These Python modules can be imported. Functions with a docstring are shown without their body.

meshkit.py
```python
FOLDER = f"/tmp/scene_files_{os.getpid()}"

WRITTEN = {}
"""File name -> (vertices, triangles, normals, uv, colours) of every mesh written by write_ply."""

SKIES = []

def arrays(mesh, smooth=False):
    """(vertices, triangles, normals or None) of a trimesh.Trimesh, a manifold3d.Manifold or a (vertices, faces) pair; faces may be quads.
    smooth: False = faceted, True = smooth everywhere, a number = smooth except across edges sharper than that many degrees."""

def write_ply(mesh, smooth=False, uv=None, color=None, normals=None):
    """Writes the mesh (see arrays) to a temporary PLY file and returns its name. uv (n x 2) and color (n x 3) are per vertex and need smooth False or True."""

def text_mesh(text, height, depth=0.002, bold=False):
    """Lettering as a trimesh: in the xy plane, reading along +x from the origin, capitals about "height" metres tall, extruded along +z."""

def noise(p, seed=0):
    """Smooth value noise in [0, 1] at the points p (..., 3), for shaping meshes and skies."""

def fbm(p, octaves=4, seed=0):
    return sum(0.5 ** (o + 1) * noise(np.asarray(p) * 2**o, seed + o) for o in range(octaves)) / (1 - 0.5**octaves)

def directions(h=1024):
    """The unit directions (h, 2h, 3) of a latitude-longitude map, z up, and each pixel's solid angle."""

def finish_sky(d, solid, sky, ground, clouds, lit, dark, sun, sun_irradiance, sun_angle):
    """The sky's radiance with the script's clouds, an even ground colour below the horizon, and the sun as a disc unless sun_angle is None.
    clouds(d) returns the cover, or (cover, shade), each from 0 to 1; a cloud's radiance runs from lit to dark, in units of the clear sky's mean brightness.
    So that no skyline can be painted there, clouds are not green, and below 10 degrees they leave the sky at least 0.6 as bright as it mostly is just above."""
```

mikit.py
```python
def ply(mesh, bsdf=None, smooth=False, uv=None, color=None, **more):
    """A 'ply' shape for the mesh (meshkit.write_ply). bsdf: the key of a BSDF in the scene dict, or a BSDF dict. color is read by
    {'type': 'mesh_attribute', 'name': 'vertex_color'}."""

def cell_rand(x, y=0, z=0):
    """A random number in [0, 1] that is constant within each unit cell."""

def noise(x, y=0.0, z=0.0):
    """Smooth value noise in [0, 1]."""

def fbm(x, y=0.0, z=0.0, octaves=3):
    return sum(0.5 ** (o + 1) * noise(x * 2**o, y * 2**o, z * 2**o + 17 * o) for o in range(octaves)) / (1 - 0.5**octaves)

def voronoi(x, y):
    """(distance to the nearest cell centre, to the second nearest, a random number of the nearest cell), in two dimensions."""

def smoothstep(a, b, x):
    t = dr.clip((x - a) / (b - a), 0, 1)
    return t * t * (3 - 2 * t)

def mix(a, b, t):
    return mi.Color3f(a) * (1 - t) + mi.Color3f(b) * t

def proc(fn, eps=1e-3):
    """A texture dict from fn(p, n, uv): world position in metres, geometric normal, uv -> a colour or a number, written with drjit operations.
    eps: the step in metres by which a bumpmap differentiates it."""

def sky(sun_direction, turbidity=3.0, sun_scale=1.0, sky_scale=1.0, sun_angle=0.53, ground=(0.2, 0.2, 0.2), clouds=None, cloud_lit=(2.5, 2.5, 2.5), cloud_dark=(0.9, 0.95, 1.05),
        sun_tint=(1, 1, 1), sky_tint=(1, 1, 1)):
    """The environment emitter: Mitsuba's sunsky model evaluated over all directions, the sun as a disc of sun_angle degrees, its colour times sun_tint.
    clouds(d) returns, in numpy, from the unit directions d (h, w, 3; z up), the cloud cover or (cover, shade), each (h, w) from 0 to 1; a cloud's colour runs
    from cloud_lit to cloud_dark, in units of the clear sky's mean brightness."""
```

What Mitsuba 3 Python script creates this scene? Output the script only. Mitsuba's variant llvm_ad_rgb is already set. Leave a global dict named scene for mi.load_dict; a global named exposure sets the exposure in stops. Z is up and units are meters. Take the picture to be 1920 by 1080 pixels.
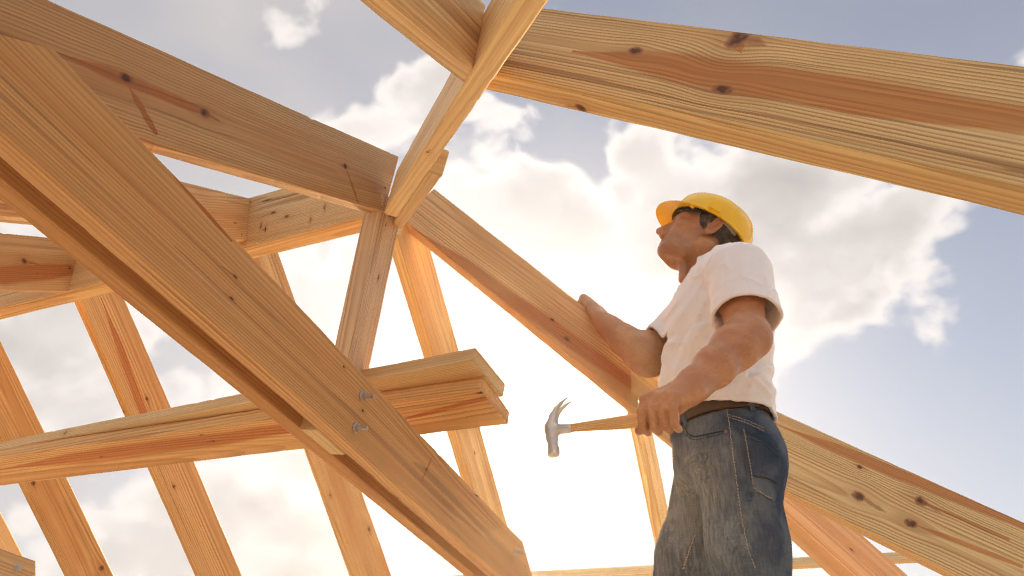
"""A roof frame of pale pine timbers against a bright cloudy sky, with a carpenter in a yellow hard hat."""
import math
import numpy as np
import trimesh
import drjit as dr
import mitsuba as mi
import mikit
import meshkit
from mikit import noise, fbm, cell_rand, smoothstep, mix

scene, labels = {}, {}
T = mi.ScalarTransform4f

# ---------------------------------------------------------------- camera, sky, exposure
CAM = np.array([0.0, 0.0, 0.3])
PITCH = math.radians(30)
LOOK = np.array([0.0, math.cos(PITCH), math.sin(PITCH)])
scene['camera'] = {'type': 'perspective', 'fov': 65.0, 'fov_axis': 'x', 'near_clip': 0.02, 'far_clip': 3000.0,
                   'to_world': T().look_at(origin=CAM.tolist(), target=(CAM + LOOK).tolist(), up=[0, 0, 1])}
SUN = np.array([0.0118, 0.9327, 0.3606])
SUN /= np.linalg.norm(SUN)
exposure = 2.62

# cumulus banks of the sky: azimuth, elevation, half width, half height (degrees), density
CLOUDS = [(13.6, 37.1, 5.3, 3.5, 1.00), (21.1, 34.6, 7.6, 4.3, 1.00), (28.6, 31.1, 5.1, 2.8, 1.00), (24.8, 28.0, 6.0, 2.8, 0.95), (14.6, 31.8, 7.4, 5.9, 1.00), (21.4, 26.4, 4.3, 3.2, 0.90), (32.9, 29.7, 1.7, 1.5, 0.80), (28.4, 27.6, 2.7, 2.1, 0.80), (-10.0, 42.3, 2.9, 2.2, 0.85), (-12.0, 40.5, 2.6, 1.8, 0.80), (-8.2, 43.9, 1.8, 1.4, 0.70), (-2.9, 37.9, 4.5, 4.5, 0.90), (0.0, 35.3, 4.5, 4.2, 1.00), (-3.2, 41.4, 2.8, 1.5, 0.80), (2.2, 32.3, 5.3, 4.6, 1.00), (6.2, 37.4, 1.5, 2.2, 0.60), (5.9, 26.8, 8.1, 6.0, 1.00), (1.6, 21.7, 11.1, 8.0, 1.15), (3.4, 14.8, 11.4, 5.8, 0.95), (-6.7, 26.0, 7.6, 6.3, 1.00), (-20.6, 45.1, 3.4, 1.5, 0.44), (-17.3, 42.3, 2.0, 1.1, 0.42), (-13.7, 46.8, 1.1, 0.7, 0.45), (-5.4, 47.5, 2.2, 1.0, 0.40), (-33.6, 22.3, 7.8, 5.2, 0.80), (-24.9, 24.0, 6.8, 5.2, 0.75), (-16.9, 28.2, 5.4, 4.4, 0.75), (-19.0, 22.1, 5.3, 3.5, 0.80), (-13.3, 19.7, 5.8, 5.7, 0.90), (-17.5, 13.1, 5.8, 2.7, 1.00), (-20.4, 10.6, 7.3, 2.5, 1.00), (-7.4, 12.9, 5.8, 4.0, 1.00), (-30.7, 12.5, 2.5, 1.8, 0.70), (40.5, 38.2, 1.6, 0.8, 0.55), (31.7, 17.6, 0.7, 0.6, 0.50), (33.0, 18.3, 0.7, 0.5, 0.50), (18.9, 9.7, 2.5, 1.0, 0.80), (11.6, 21.3, 7.1, 4.3, 0.80)]


def clouds(d):
    az = np.degrees(np.arctan2(d[..., 0], d[..., 1]))
    el = np.degrees(np.arcsin(np.clip(d[..., 2], -1, 1)))
    cosel = np.cos(np.radians(el))
    w = meshkit.fbm(d * 5.0 + 3.1, 3, 5) - 0.5
    w2 = meshkit.fbm(d * 5.0 + 9.7, 3, 6) - 0.5
    bank = np.zeros(az.shape)
    m = (np.abs(az) < 66) & (el < 64)
    b_, az_, el_, c_, w_, v_ = np.zeros(m.sum()), az[m], el[m], cosel[m], w[m], w2[m]
    for a, e, sx, sy, amp in CLOUDS:
        q = (((az_ - a) * c_ + w_ * 6) / (sx * 1.4)) ** 2 + ((el_ - e + v_ * 5) / (sy * 1.45)) ** 2
        b_ = np.maximum(b_, amp * np.exp(-q * 0.9))
    bank[m] = b_
    # the rest of the sky carries fair-weather cumulus of the same kind
    away = np.clip((np.maximum(np.abs(az) - 42, (el - 52))) / 14, 0, 1)
    bank = np.maximum(bank, away * np.clip(1.9 * meshkit.fbm(d * 3.2 + 40, 3, 21) - 0.45, 0, 1))
    puff = meshkit.fbm(d * 13 + np.stack([w, w2, w], -1) * 2.0, 6, 11)
    billow = 1 - np.abs(2 * meshkit.fbm(d * 20 + 7, 4, 13) - 1) * 2.2
    field = bank - 0.40 + (puff - 0.5) * 1.5 + (billow - 0.6) * 0.10
    cover = np.clip(field / 0.24, 0, 1)
    cover = cover * cover * (3 - 2 * cover)
    ang = np.degrees(np.arccos(np.clip(d @ SUN, -1, 1)))
    thick = np.clip((field - 0.22) / 0.5, 0, 1)
    body = meshkit.fbm(d * 10 + np.stack([w2, w, w2], -1) * 2 + 5, 5, 31)
    shade = 0.85 * np.tanh(np.clip(thick * (0.22 + 1.7 * (body - 0.44)), 0, 3))
    glow = np.exp(-(ang / 9.5) ** 1.4)                     # forward scattering: clouds in front of the sun are the brightest
    wide = np.exp(-(ang / 21.0) ** 2)
    bright = 0.78 - 0.10 * wide - 0.70 * glow                # 0 = lit, 1 = dark
    bright = bright - 0.16 * (1 - np.clip(field / 0.45, 0, 1)) * (1 - glow)     # thin sunlit rims
    dark = np.clip(bright + (0.30 + 0.10 * wide) * shade * (1 - 0.9 * glow), 0, 1)
    veil = 0.30 + 0.14 * wide + 0.55 * np.exp(-(ang / 11) ** 2) + np.exp(-np.clip(el, 0, 90) / 14.0) * 0.28
    cirrus = np.clip(1.6 * meshkit.fbm(d * np.array([3.0, 3.0, 6.0]) + 77, 4, 51) - 0.38, 0, 1) * np.clip((6 - az) / 30, 0, 1) * (np.abs(az) < 70)
    veil = veil + 0.42 * np.exp(-((az + 27) / 17) ** 2 - ((el - 45) / 11) ** 2)      # a thin sheet of high cloud
    thin = np.clip(veil + 0.8 * cirrus + (meshkit.fbm(d * 8 + 60, 4, 41) - 0.5) * 0.45 * (0.3 + wide), 0, 0.95)
    rest = thin * (1 - cover)
    return cover + rest, (cover * dark + rest * np.clip(bright + 0.24 * (1 - glow), 0, 1.0)) / np.maximum(cover + rest, 1e-6)


scene['sky'] = mikit.sky(SUN, turbidity=3.0, sun_scale=1.0, sky_scale=1.0, sun_angle=2.0, ground=(0.30, 0.26, 0.20), clouds=clouds,
                         cloud_lit=(6.6, 6.2, 5.8), cloud_dark=(1.38, 1.28, 1.26), sun_tint=(1.0, 0.86, 0.68), sky_tint=(0.74, 0.695, 0.765))

# ---------------------------------------------------------------- materials
# wood: u = 10 * board + 3 + metres along the board, v = 0.5 * face + 0.25 + metres across it
# KNOTS: board, face, along, across, half length, half width.  BANDS (red heartwood): board, face, from (along, across), to, half width
KNOTS = [(17, 0, 1.235, -0.03, 0.003, 0.014), (17, 0, 1.255, -0.045, 0.0025, 0.012), (17, 0, 1.425, -0.055, 0.0025, 0.012), (17, 0, 1.475, -0.02, 0.0025, 0.013), (17, 0, 0.02, -0.03, 0.003, 0.012), (2, 0, 0.166, 0.0117, 0.0162, 0.0081), (2, 0, 0.36, 0.0015, 0.0144, 0.009), (2, 0, 0.87, -0.0006, 0.009, 0.0072), (0, 0, 0.448, 0.0196, 0.0084, 0.003), (0, 0, 0.461, -0.0173, 0.006, 0.0024), (0, 0, 0.817, 0.0512, 0.0048, 0.0026), (0, 0, 0.93, 0.0062, 0.0048, 0.003), (0, 0, 1.266, 0.0139, 0.0048, 0.0024), (0, 0, 1.583, 0.0687, 0.006, 0.0024), (5, 0, 0.211, 0.0145, 0.0139, 0.0087), (5, 0, 0.386, -0.0272, 0.0174, 0.0087), (5, 0, 0.357, 0.0636, 0.0174, 0.0244), (5, 1, 0.146, -0.0137, 0.0122, 0.0087), (6, 0, 0.566, -0.0237, 0.0084, 0.0048), (6, 0, 0.635, -0.0425, 0.012, 0.0084), (8, 0, 0.374, -0.037, 0.0226, 0.0209), (8, 0, 0.558, 0.0516, 0.0244, 0.0174), (8, 0, 0.555, -0.0453, 0.0226, 0.0174), (8, 0, 0.336, 0.0749, 0.0122, 0.0087), (21, 1, 0.616, 0.0128, 0.0084, 0.0048), (21, 1, 0.629, 0.053, 0.0072, 0.0048), (21, 1, 1.117, 0.0104, 0.0084, 0.0042), (21, 1, -0.353, 0.0696, 0.024, 0.0048), (20, 0, 1.262, -0.0012, 0.006, 0.0084), (14, 0, 0.379, 0.0013, 0.0096, 0.0084), (14, 1, 0.388, -0.0166, 0.0084, 0.0084), (14, 0, 0.766, -0.0444, 0.0084, 0.0084), (15, 0, 0.605, -0.0494, 0.012, 0.0096), (15, 0, 1.096, 0.0485, 0.0144, 0.0132), (13, 0, 1.23, 0.0562, 0.0096, 0.0084), (13, 0, 1.001, -0.074, 0.0072, 0.006), (11, 0, 0.147, 0.0065, 0.0096, 0.0054), (11, 0, 0.002, -0.0204, 0.006, 0.0036), (19, 0, 0.078, 0.0039, 0.012, 0.0108), (19, 0, 0.262, -0.0096, 0.0048, 0.0048), (17, 0, 1.277, 0.0099, 0.0108, 0.0048), (17, 0, 1.332, -0.0182, 0.0084, 0.0072), (17, 0, 1.245, 0.0654, 0.0192, 0.0036), (3, 1, 0.534, 0.0072, 0.0048, 0.0036), (9, 0, -0.034, -0.0025, 0.0108, 0.0036), (18, 0, 0.372, -0.0174, 0.0048, 0.0048), (12, 0, 0.798, -0.0051, 0.006, 0.0048)]
BANDS = [(2, 0, 0.028, 0.0102, 0.368, 0.0035, 0.011), (5, 0, 0.096, -0.0044, 0.736, 0.0045, 0.03), (5, 0, 0.5, -0.0258, 0.739, -0.0022, 0.012), (8, 0, 0.009, 0.091, 0.861, 0.1361, 0.03), (8, 0, 0.555, -0.0453, 0.891, -0.0112, 0.012), (8, 0, 0.558, 0.0516, 0.833, 0.0589, 0.009), (0, 0, 0.215, 0.0755, 0.406, 0.0651, 0.005), (2, 0, 0.87, -0.0006, 0.92, -0.0848, 0.006), (2, 0, 0.171, -0.0006, 0.228, -0.0672, 0.008), (6, 0, 0.056, -0.0773, 0.853, -0.0248, 0.03), (19, 0, -0.124, -0.0578, 0.261, -0.0134, 0.035), (21, 1, 1.632, 0.018, 0.254, 0.026, 0.04), (21, 1, -0.039, -0.0058, -0.415, 0.0557, 0.012), (0, 0, 1.279, 0.0567, 1.259, -0.0169, 0.004), (14, 0, -0.074, -0.0063, 0.63, -0.0518, 0.02), (5, 0, 0.376, 0.0388, 0.347, 0.0723, 0.01)]


# timber tones as they lie: board -> (red, green, blue, strength of the ring pattern)
TONE = {0: (0.76, 0.59, 0.46, 0.75), 1: (0.72, 0.54, 0.38, 0.75), 2: (0.73, 0.62, 0.53, 0.9), 3: (1.06, 1.04, 1.0, 0.5), 4: (1.0, 0.98, 0.95, 0.8), 5: (1.0, 0.98, 0.90, 1.15), 6: (0.94, 0.80, 0.74, 0.9),
        7: (1.0, 0.98, 0.9, 1.0), 8: (1.0, 0.99, 0.92, 1.15), 9: (1.12, 0.99, 1.02, 0.55), 11: (0.96, 0.94, 1.10, 0.9), 12: (1.14, 1.10, 0.98, 0.45), 13: (0.93, 0.83, 0.72, 0.9), 14: (0.88, 0.77, 0.65, 0.9),
        15: (0.86, 0.73, 0.58, 0.85), 17: (0.98, 0.90, 0.82, 1.0), 18: (0.86, 0.78, 0.70, 0.8), 19: (0.78, 0.62, 0.50, 0.6), 20: (1.04, 1.03, 1.0, 0.7), 21: (0.92, 0.76, 0.60, 0.8), 22: (1.05, 1.08, 0.92, 1.0), 23: (0.80, 0.72, 0.68, 0.6),
        24: (0.95, 0.95, 0.95, 0.4)}


def wood(tint=(1, 1, 1)):
    def fn(p, n, uv):
        u, v = uv.x, uv.y
        k = dr.floor(u * 0.1)
        s = u - k * 10 - 3
        face = dr.floor(v * 2)
        c = v - face * 0.5 - 0.25
        r1, r2, r3, r4 = (cell_rand(k, 7 + i, 3) for i in range(4))
        # fibres run round the knots
        dark, halo, core, c2 = mi.Float(0), mi.Float(0), mi.Float(0), mi.Float(c)
        tails = np.random.default_rng(8)
        for b, f, s0, c0, rs, rc in KNOTS:
            ds, dc = u - (10 * b + 3 + s0), v - (0.5 * f + 0.25 + c0)
            g = dr.exp(-dr.square(ds / (rs * 3.0)) - dr.square(dc / (rc * 2.4)))
            c2 -= dc * 0.62 * g
            q = dr.square(ds / rs) + dr.square(dc / rc) + 0.9 * (fbm(u * 60, v * 60, 0.0, 2) - 0.5)
            core = dr.maximum(core, 1 - smoothstep(0.05, 0.55, q + 0.4 * (noise(u * 170, v * 170) - 0.5)))
            tl, tw, ts = float(tails.uniform(1.2, 3.2)), float(tails.uniform(0.22, 0.5)), float(tails.choice([-1, 1]))
            dark = dr.maximum(dark, 1 - smoothstep(0.5, 1.25, q))
            if tails.uniform() < 0.45:
                tail = dr.square((ds - ts * rs * tl * 0.9) / (rs * tl)) + dr.square((dc + 0.12 * ts * ds) / (rc * tw)) + 0.9 * (noise(u * 60, v * 160, 4.0) - 0.5)
                dark = dr.maximum(dark, 0.7 * (1 - smoothstep(0.4, 1.2, tail)))
            halo = dr.maximum(halo, dr.exp(-dr.square(ds / (rs * 2.6)) - dr.square(dc / (rc * 1.7))))
        red = mi.Float(0)
        wob = 0.55 * (fbm(u * 5, v * 40, 1.0, 3) - 0.5)
        for b, f, s0, c0, s1, c1, w in BANDS:
            L = math.hypot(s1 - s0, c1 - c0)
            ax, ay = (s1 - s0) / L, (c1 - c0) / L
            du, dv = u - (10 * b + 3 + s0), v - (0.5 * f + 0.25 + c0)
            t = dr.clip((du * ax + dv * ay) / L, 0, 1)
            d = dr.sqrt(dr.square(du - t * ax * L) + dr.square(dv - t * ay * L)) / (w * (0.12 + 0.88 * smoothstep(0.0, 0.34, t) * (1 - 0.35 * smoothstep(0.75, 1.0, t))))
            red = dr.maximum(red, 1 - smoothstep(0.55, 1.1, d + wob))
        end = face > 3.5
        side = (face < 0.5) | ((face > 1.5) & (face < 2.5))
        sgn = dr.select((face > 0.5) & (face < 2.5), -1.0, 1.0)
        S = dr.select(end, s, dr.select(side, sgn * 0.022, c2))
        Tt = dr.select(end, c, dr.select(side, c2, sgn * 0.07))
        along = dr.select(end, 0.0, s)
        cs = (r1 - 0.5) * 0.16 + 0.03 * (noise(along * 1.3, k * 3.1 + 0.5) - 0.5)
        ct = (r2 - 0.5) * 0.20 + 0.05 * (noise(along * 1.1, k * 5.7 + 0.5) - 0.5) + 0.012 * along * (r3 - 0.5)
        rad = dr.sqrt(dr.square(S - cs) + dr.square(Tt - ct))
        rad += 0.0045 * (fbm(along * 2.2, Tt * 26 + k * 9, S * 26, 3) - 0.5)
        sp = 0.0048 + 0.0034 * r4
        t = rad / sp
        ring = dr.floor(t)
        t = t - ring
        line = smoothstep(0.25, 0.86, t) * (1 - smoothstep(0.90, 1.0, t))
        line *= 0.45 + 0.55 * cell_rand(ring, k, 5)
        fibre = noise(along * 5, c2 * 420 + k, face) * 0.6 + noise(along * 16, c2 * 900, face) * 0.4
        blotch = fbm(u * 2.4, v * 9, 0.0, 3)
        tone, contrast = mi.Color3f(1.0), mi.Float(0.8)
        for b, (tr, tg, tb, tc) in TONE.items():
            hit = dr.abs(k - b) < 0.5
            tone = dr.select(hit, mi.Color3f(tr, tg, tb), tone)
            contrast = dr.select(hit, tc, contrast)
        col = mix((0.80, 0.59, 0.315), (0.50, 0.285, 0.110), dr.minimum(line * contrast, 1.0))
        # broad streaks of sapwood and resin along the board
        streak = fbm(along * 0.55 + k * 7, c2 * 34 + k * 3 + face * 11, 0.5, 4)
        col = mix(col, mi.Color3f(0.62, 0.36, 0.155), smoothstep(0.50, 0.66, streak) * 0.5)
        col = mix(col, mi.Color3f(0.83, 0.64, 0.38), smoothstep(0.46, 0.32, streak) * 0.45)
        pitch = smoothstep(0.70, 0.74, noise(along * 2.2 + k * 5, c2 * 150 + face * 9, 2.0)) * smoothstep(0.55, 0.75, noise(along * 1.1 + k, c2 * 21, 6.0))
        col = mix(col, mi.Color3f(0.22, 0.095, 0.035), pitch * 0.45 * contrast)
        col = mix(col, mi.Color3f(0.53, 0.265, 0.10), smoothstep(0.52, 0.72, blotch) * 0.45 * r3)
        col = mix(col, mix((0.55, 0.225, 0.065), (0.40, 0.13, 0.036), line), red * 0.86)
        col = mix(col, mi.Color3f(0.42, 0.20, 0.08), halo * 0.45)
        kr = 0.5 + 0.5 * noise(u * 260, v * 260)
        col = mix(col, mix(mix((0.26, 0.105, 0.045), (0.36, 0.155, 0.065), kr), (0.075, 0.032, 0.018), core), dark * 0.92)
        col *= (0.86 + 0.28 * fibre) * (0.90 + 0.16 * r2) * (0.92 + 0.16 * blotch)
        return col * tone * mi.Color3f(*tint)
    return fn


scene['mat_pine'] = {'type': 'principled', 'base_color': mikit.proc(wood()), 'roughness': 0.55, 'specular': 0.35}
scene['mat_steel'] = {'type': 'principled', 'base_color': {'type': 'rgb', 'value': [0.62, 0.61, 0.60]}, 'metallic': 1.0, 'roughness': 0.28}


# ---------------------------------------------------------------- helpers
def add(key, mesh, mat, smooth=False, uv=None, **lab):
    scene[key] = mikit.ply(mesh, mat, smooth=smooth, uv=uv)
    if lab:
        labels[key] = lab
    return key


# timbers: (a point on the axis, axis, normal of the side face, thickness, depth, start cut, end cut);
# a cut is (distance along the axis, slope over the thickness, slope over the depth)
TIMBER = {
    'A': ((-0.651,0.7811,1.0489),(0.3277,0.9374,-0.1174),(0.9241,-0.3439,-0.1666),0.0450,0.1506,(-0.104,0,1.3944),(2.1357,0,-2.0749)),
    'Afar': ((-0.7326,0.8115,1.0637),(0.3277,0.9374,-0.1174),(0.9241,-0.3439,-0.1666),0.0450,0.1506,(-0.104,0,1.3944),(2.1357,0,-2.0749)),
    'B': ((-0.7158,0.8537,1.1906),(0.3233,0.8436,0.4288),(0.9412,-0.3334,-0.0538),0.0433,0.1782,(-0.7225,0,0),(1.1491,-1.4241,0.6741)),
    'C': ((0.0047,0.7564,1.1913),(-0.2799,0.8864,0.3688),(-0.9268,-0.3497,0.1371),0.0358,0.1272,(-0.708,0,0),(1.128,0,0)),
    'D': ((-0.1324,0.6996,1.1599),(0.2912,0.8446,0.4493),(0.9518,-0.3029,-0.0476),0.0383,0.1342,(-0.7,0,0),(0.2477,-1.5544,0.726)),
    'E': ((0.0465,0.9658,1.3082),(0.6627,-0.4275,-0.6148),(-0.4667,-0.8779,0.1074),0.0502,0.1530,(-0.1421,1.3738,-0.6561),(1.4065,0,0)),
    'G': ((-0.2981,2.0188,1.7589),(0.7513,0.0737,-0.6558),(0.1024,-0.9947,0.0055),0.0467,0.1520,(0.0085,0,0),(0.834,0,-0.7567)),
    'G2': ((-0.2985,2.0228,1.7589),(0.7513,0.0737,-0.6558),(0.1024,-0.9947,0.0055),0.0467,0.1520,(0.834,0,-0.7567),(1.0675,0,0)),
    'H': ((0.962,2.9681,1.3214),(0.7969,-0.243,-0.553),(-0.1616,-0.9679,0.1924),0.0535,0.2917,(-0.5105,0,0),(1.6585,0,0)),
    'I': ((1.4185,3.4802,0.9969),(0.7011,0.0705,-0.7096),(0.263,-0.9505,0.1654),0.1031,0.2016,(-0.665,0,0),(0.9255,0,0)),
    'J': ((-0.7533,7.8712,1.6689),(0.9971,0.0479,0.0589),(0.0254,-0.9418,0.3352),0.0990,0.0702,(-2.001,0,0),(5.9615,0,0)),
    'K': ((-0.3632,1.844,1.5681),(-0.1917,0.3876,-0.9017),(0.9565,-0.1322,-0.2602),0.0473,0.1472,(-0.075,0,-0.08),(0.473,0,0)),
    'L': ((-0.3081,2.1365,1.634),(0.1961,0.8477,-0.493),(0.9036,-0.3515,-0.2449),0.0426,0.1465,(-0.128,0,0),(2.6185,0,0)),
    'M1': ((-1.0223,2.7564,2.0209),(0.2951,0.5873,-0.7537),(0.797,-0.5864,-0.1448),0.0444,0.1764,(-0.13,0,0),(2.572,0,0)),
    'M2': ((-1.6584,2.9022,1.8438),(0.2963,0.6472,-0.7024),(0.862,-0.498,-0.0951),0.0484,0.1812,(-0.2435,0,0),(2.406,0,0)),
    'M3': ((-2.2057,3.0022,1.7413),(0.3032,0.6523,-0.6947),(0.8378,-0.5298,-0.1318),0.0442,0.1657,(-0.3585,0,0),(2.2645,0,0)),
    'M4': ((-2.5450,3.0642,1.6778),(0.3032,0.6523,-0.6947),(0.8378,-0.5298,-0.1318),0.0442,0.1657,(-0.3585,0,0),(2.2645,0,0)),
    'P': ((-1.9401,2.6297,1.7935),(0.9278,-0.3731,0.0026),(-0.3723,-0.9262,-0.0598),0.0737,0.1949,(-0.8995,0,0),(1.6205,0,0)),
    'Q1': ((-0.8909,1.7319,1.5411),(0.017,0.8531,0.5216),(0.9939,-0.071,0.0838),0.0456,0.1451,(-1.0015,0,0),(0.5064,-0.3738,0.5661)),
    'O1': ((-1.6572,2.1978,1.6657),(0.2841,0.8443,0.4544),(0.9542,-0.2953,-0.0479),0.0496,0.1841,(-0.6165,0,0),(0.2902,-0.0862,0.4327)),
    'N1': ((-0.377,2.1004,1.1741),(-0.88,0.4734,0.0398),(-0.4519,-0.8599,0.2373),0.1700,0.0416,(-0.361,0,0),(2.3495,0,0)),
    'N2': ((-0.3615,2.1383,1.12),(-0.8996,0.4342,0.0462),(-0.4126,-0.88,0.2353),0.1700,0.0409,(-0.353,0,0),(2.2465,0,0)),
    'V': ((0.6551,3.8347,1.6259),(0.2316,0.841,-0.489),(0.873,-0.4015,-0.277),0.0631,0.1131,(-0.2305,0,0),(2.2,0,0)),
    'S': ((-1.5253,2.4545,0.7487),(0.704,0.6776,-0.2126),(0.6935,-0.7205,-0),0.0450,0.1400,(-0.6165,0,0),(0.1262,0,-0.5393)),
    'R': ((0.0277,0.7784,1.1558),(-0.2799,0.8864,0.3688),(-0.9268,-0.3497,0.1371),0.0300,0.0600,(0.655,0,0),(1.2285,0,0)),
    'W': ((-0.6922,0.7962,1.0543),(0.3277,0.9374,-0.1174),(0.9241,-0.3439,-0.1666),0.0423,0.1506,(0.8575,0,0),(0.9825,0,0)),
}
NUMBER = {k: i for i, k in enumerate(['A', 'Afar', 'B', 'C', 'D', 'E', 'G', 'G2', 'H', 'I', 'J', 'K', 'L', 'M1', 'M2', 'M3', 'M4', 'P', 'Q1', 'O1', 'N1', 'N2', 'V', 'S', 'R', 'W'])}


def timber(name, ch=0.0028, seg=0.015):
    """One sawn timber with eased edges: (mesh, uv)."""
    P, a, s, w, h, c0, c1 = TIMBER[name]
    P, a, s = (np.array(x, float) for x in (P, a, s))
    a /= np.linalg.norm(a)
    s -= a * (s @ a)
    s /= np.linalg.norm(s)
    t = np.cross(s, a)
    t *= 1 if t[2] > 0 or abs(t[2]) < 1e-6 else -1
    k = NUMBER[name]
    W, H = w / 2, h / 2
    n = max(2, int(abs(c1[0] - c0[0]) / seg))
    V, F, UV = [], [], []
    # profile points (s, t) round the section with the face each strip takes its grain from
    prof = [((W, H - ch), (W, -H + ch), 0), ((W, -H + ch), (W - ch, -H), 0), ((W - ch, -H), (-W + ch, -H), 1), ((-W + ch, -H), (-W, -H + ch), 1),
            ((-W, -H + ch), (-W, H - ch), 2), ((-W, H - ch), (-W + ch, H), 2), ((-W + ch, H), (W - ch, H), 3), ((W - ch, H), (W, H - ch), 3)]
    rng = np.random.default_rng(100 + k)
    bow = rng.normal(0, 1, 8)
    dings = [(rng.uniform(c0[0], c1[0]), rng.integers(4), rng.uniform(0.004, 0.014), rng.uniform(0.0006, 0.0022)) for _ in range(int(abs(c1[0] - c0[0]) * 5) + 2)]

    def pos(S, Tt, f):
        la = c0[0] + c0[1] * S + c0[2] * Tt
        lb = c1[0] + c1[1] * S + c1[2] * Tt
        x = la + (lb - la) * f
        S2 = S * (1 + 0.006 * math.sin(x * 7 + bow[0])) + 0.0008 * math.sin(x * 3.1 + bow[1])
        T2 = Tt * (1 + 0.004 * math.sin(x * 5 + bow[2])) + 0.0009 * math.sin(x * 2.3 + bow[3])
        corner = (0 if Tt > 0 else 1) if S > 0 else (2 if Tt < 0 else 3)
        cut = 0.0004 * (math.sin(x * 31 + bow[4] + corner) * math.sin(x * 13 + bow[5]) + 0.4)
        for xd, kd, ld, dd in dings:
            if kd == corner:
                cut = max(cut, dd * math.exp(-((x - xd) / ld) ** 2))
        S2 -= math.copysign(min(cut, W * 0.4), S)
        T2 -= math.copysign(cut, Tt)
        return P + a * x + s * S2 + t * T2, x

    for p, q, face in prof:
        base = len(V)
        for i in range(n + 1):
            for S, Tt in (p, q):
                X, x = pos(S, Tt, i / n)
                c = Tt if face in (0, 2) else S
                V.append(X)
                UV.append((10 * k + 3 + x, 0.5 * face + 0.25 + c))
        for i in range(n):
            o = base + 2 * i
            F += [(o, o + 1, o + 3), (o, o + 3, o + 2)]
    for e, f in ((4, 0.0), (5, 1.0)):
        base = len(V)
        for p, q, face in prof:
            X, x = pos(p[0], p[1], f)
            V.append(X)
            UV.append((10 * k + 3 + p[0], 0.5 * e + 0.25 + p[1]))
        F += [(base, base + i, base + i + 1) if e == 4 else (base, base + i + 1, base + i) for i in range(1, 7)]
    V, F = np.array(V), np.array(F)
    mid = V[F].mean(1)
    nrm = np.cross(V[F[:, 1]] - V[F[:, 0]], V[F[:, 2]] - V[F[:, 0]])
    out = mid - (P + a * ((mid - P) @ a)[:, None])
    ends = np.arange(len(F)) >= len(F) - 12
    out[ends] = np.where(np.arange(12)[:, None] < 6, -a, a)
    flip = (nrm * out).sum(1) < 0
    F[flip] = F[flip][:, ::-1]
    m = trimesh.Trimesh(V, F, process=False)
    return m, np.array(UV)


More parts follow.
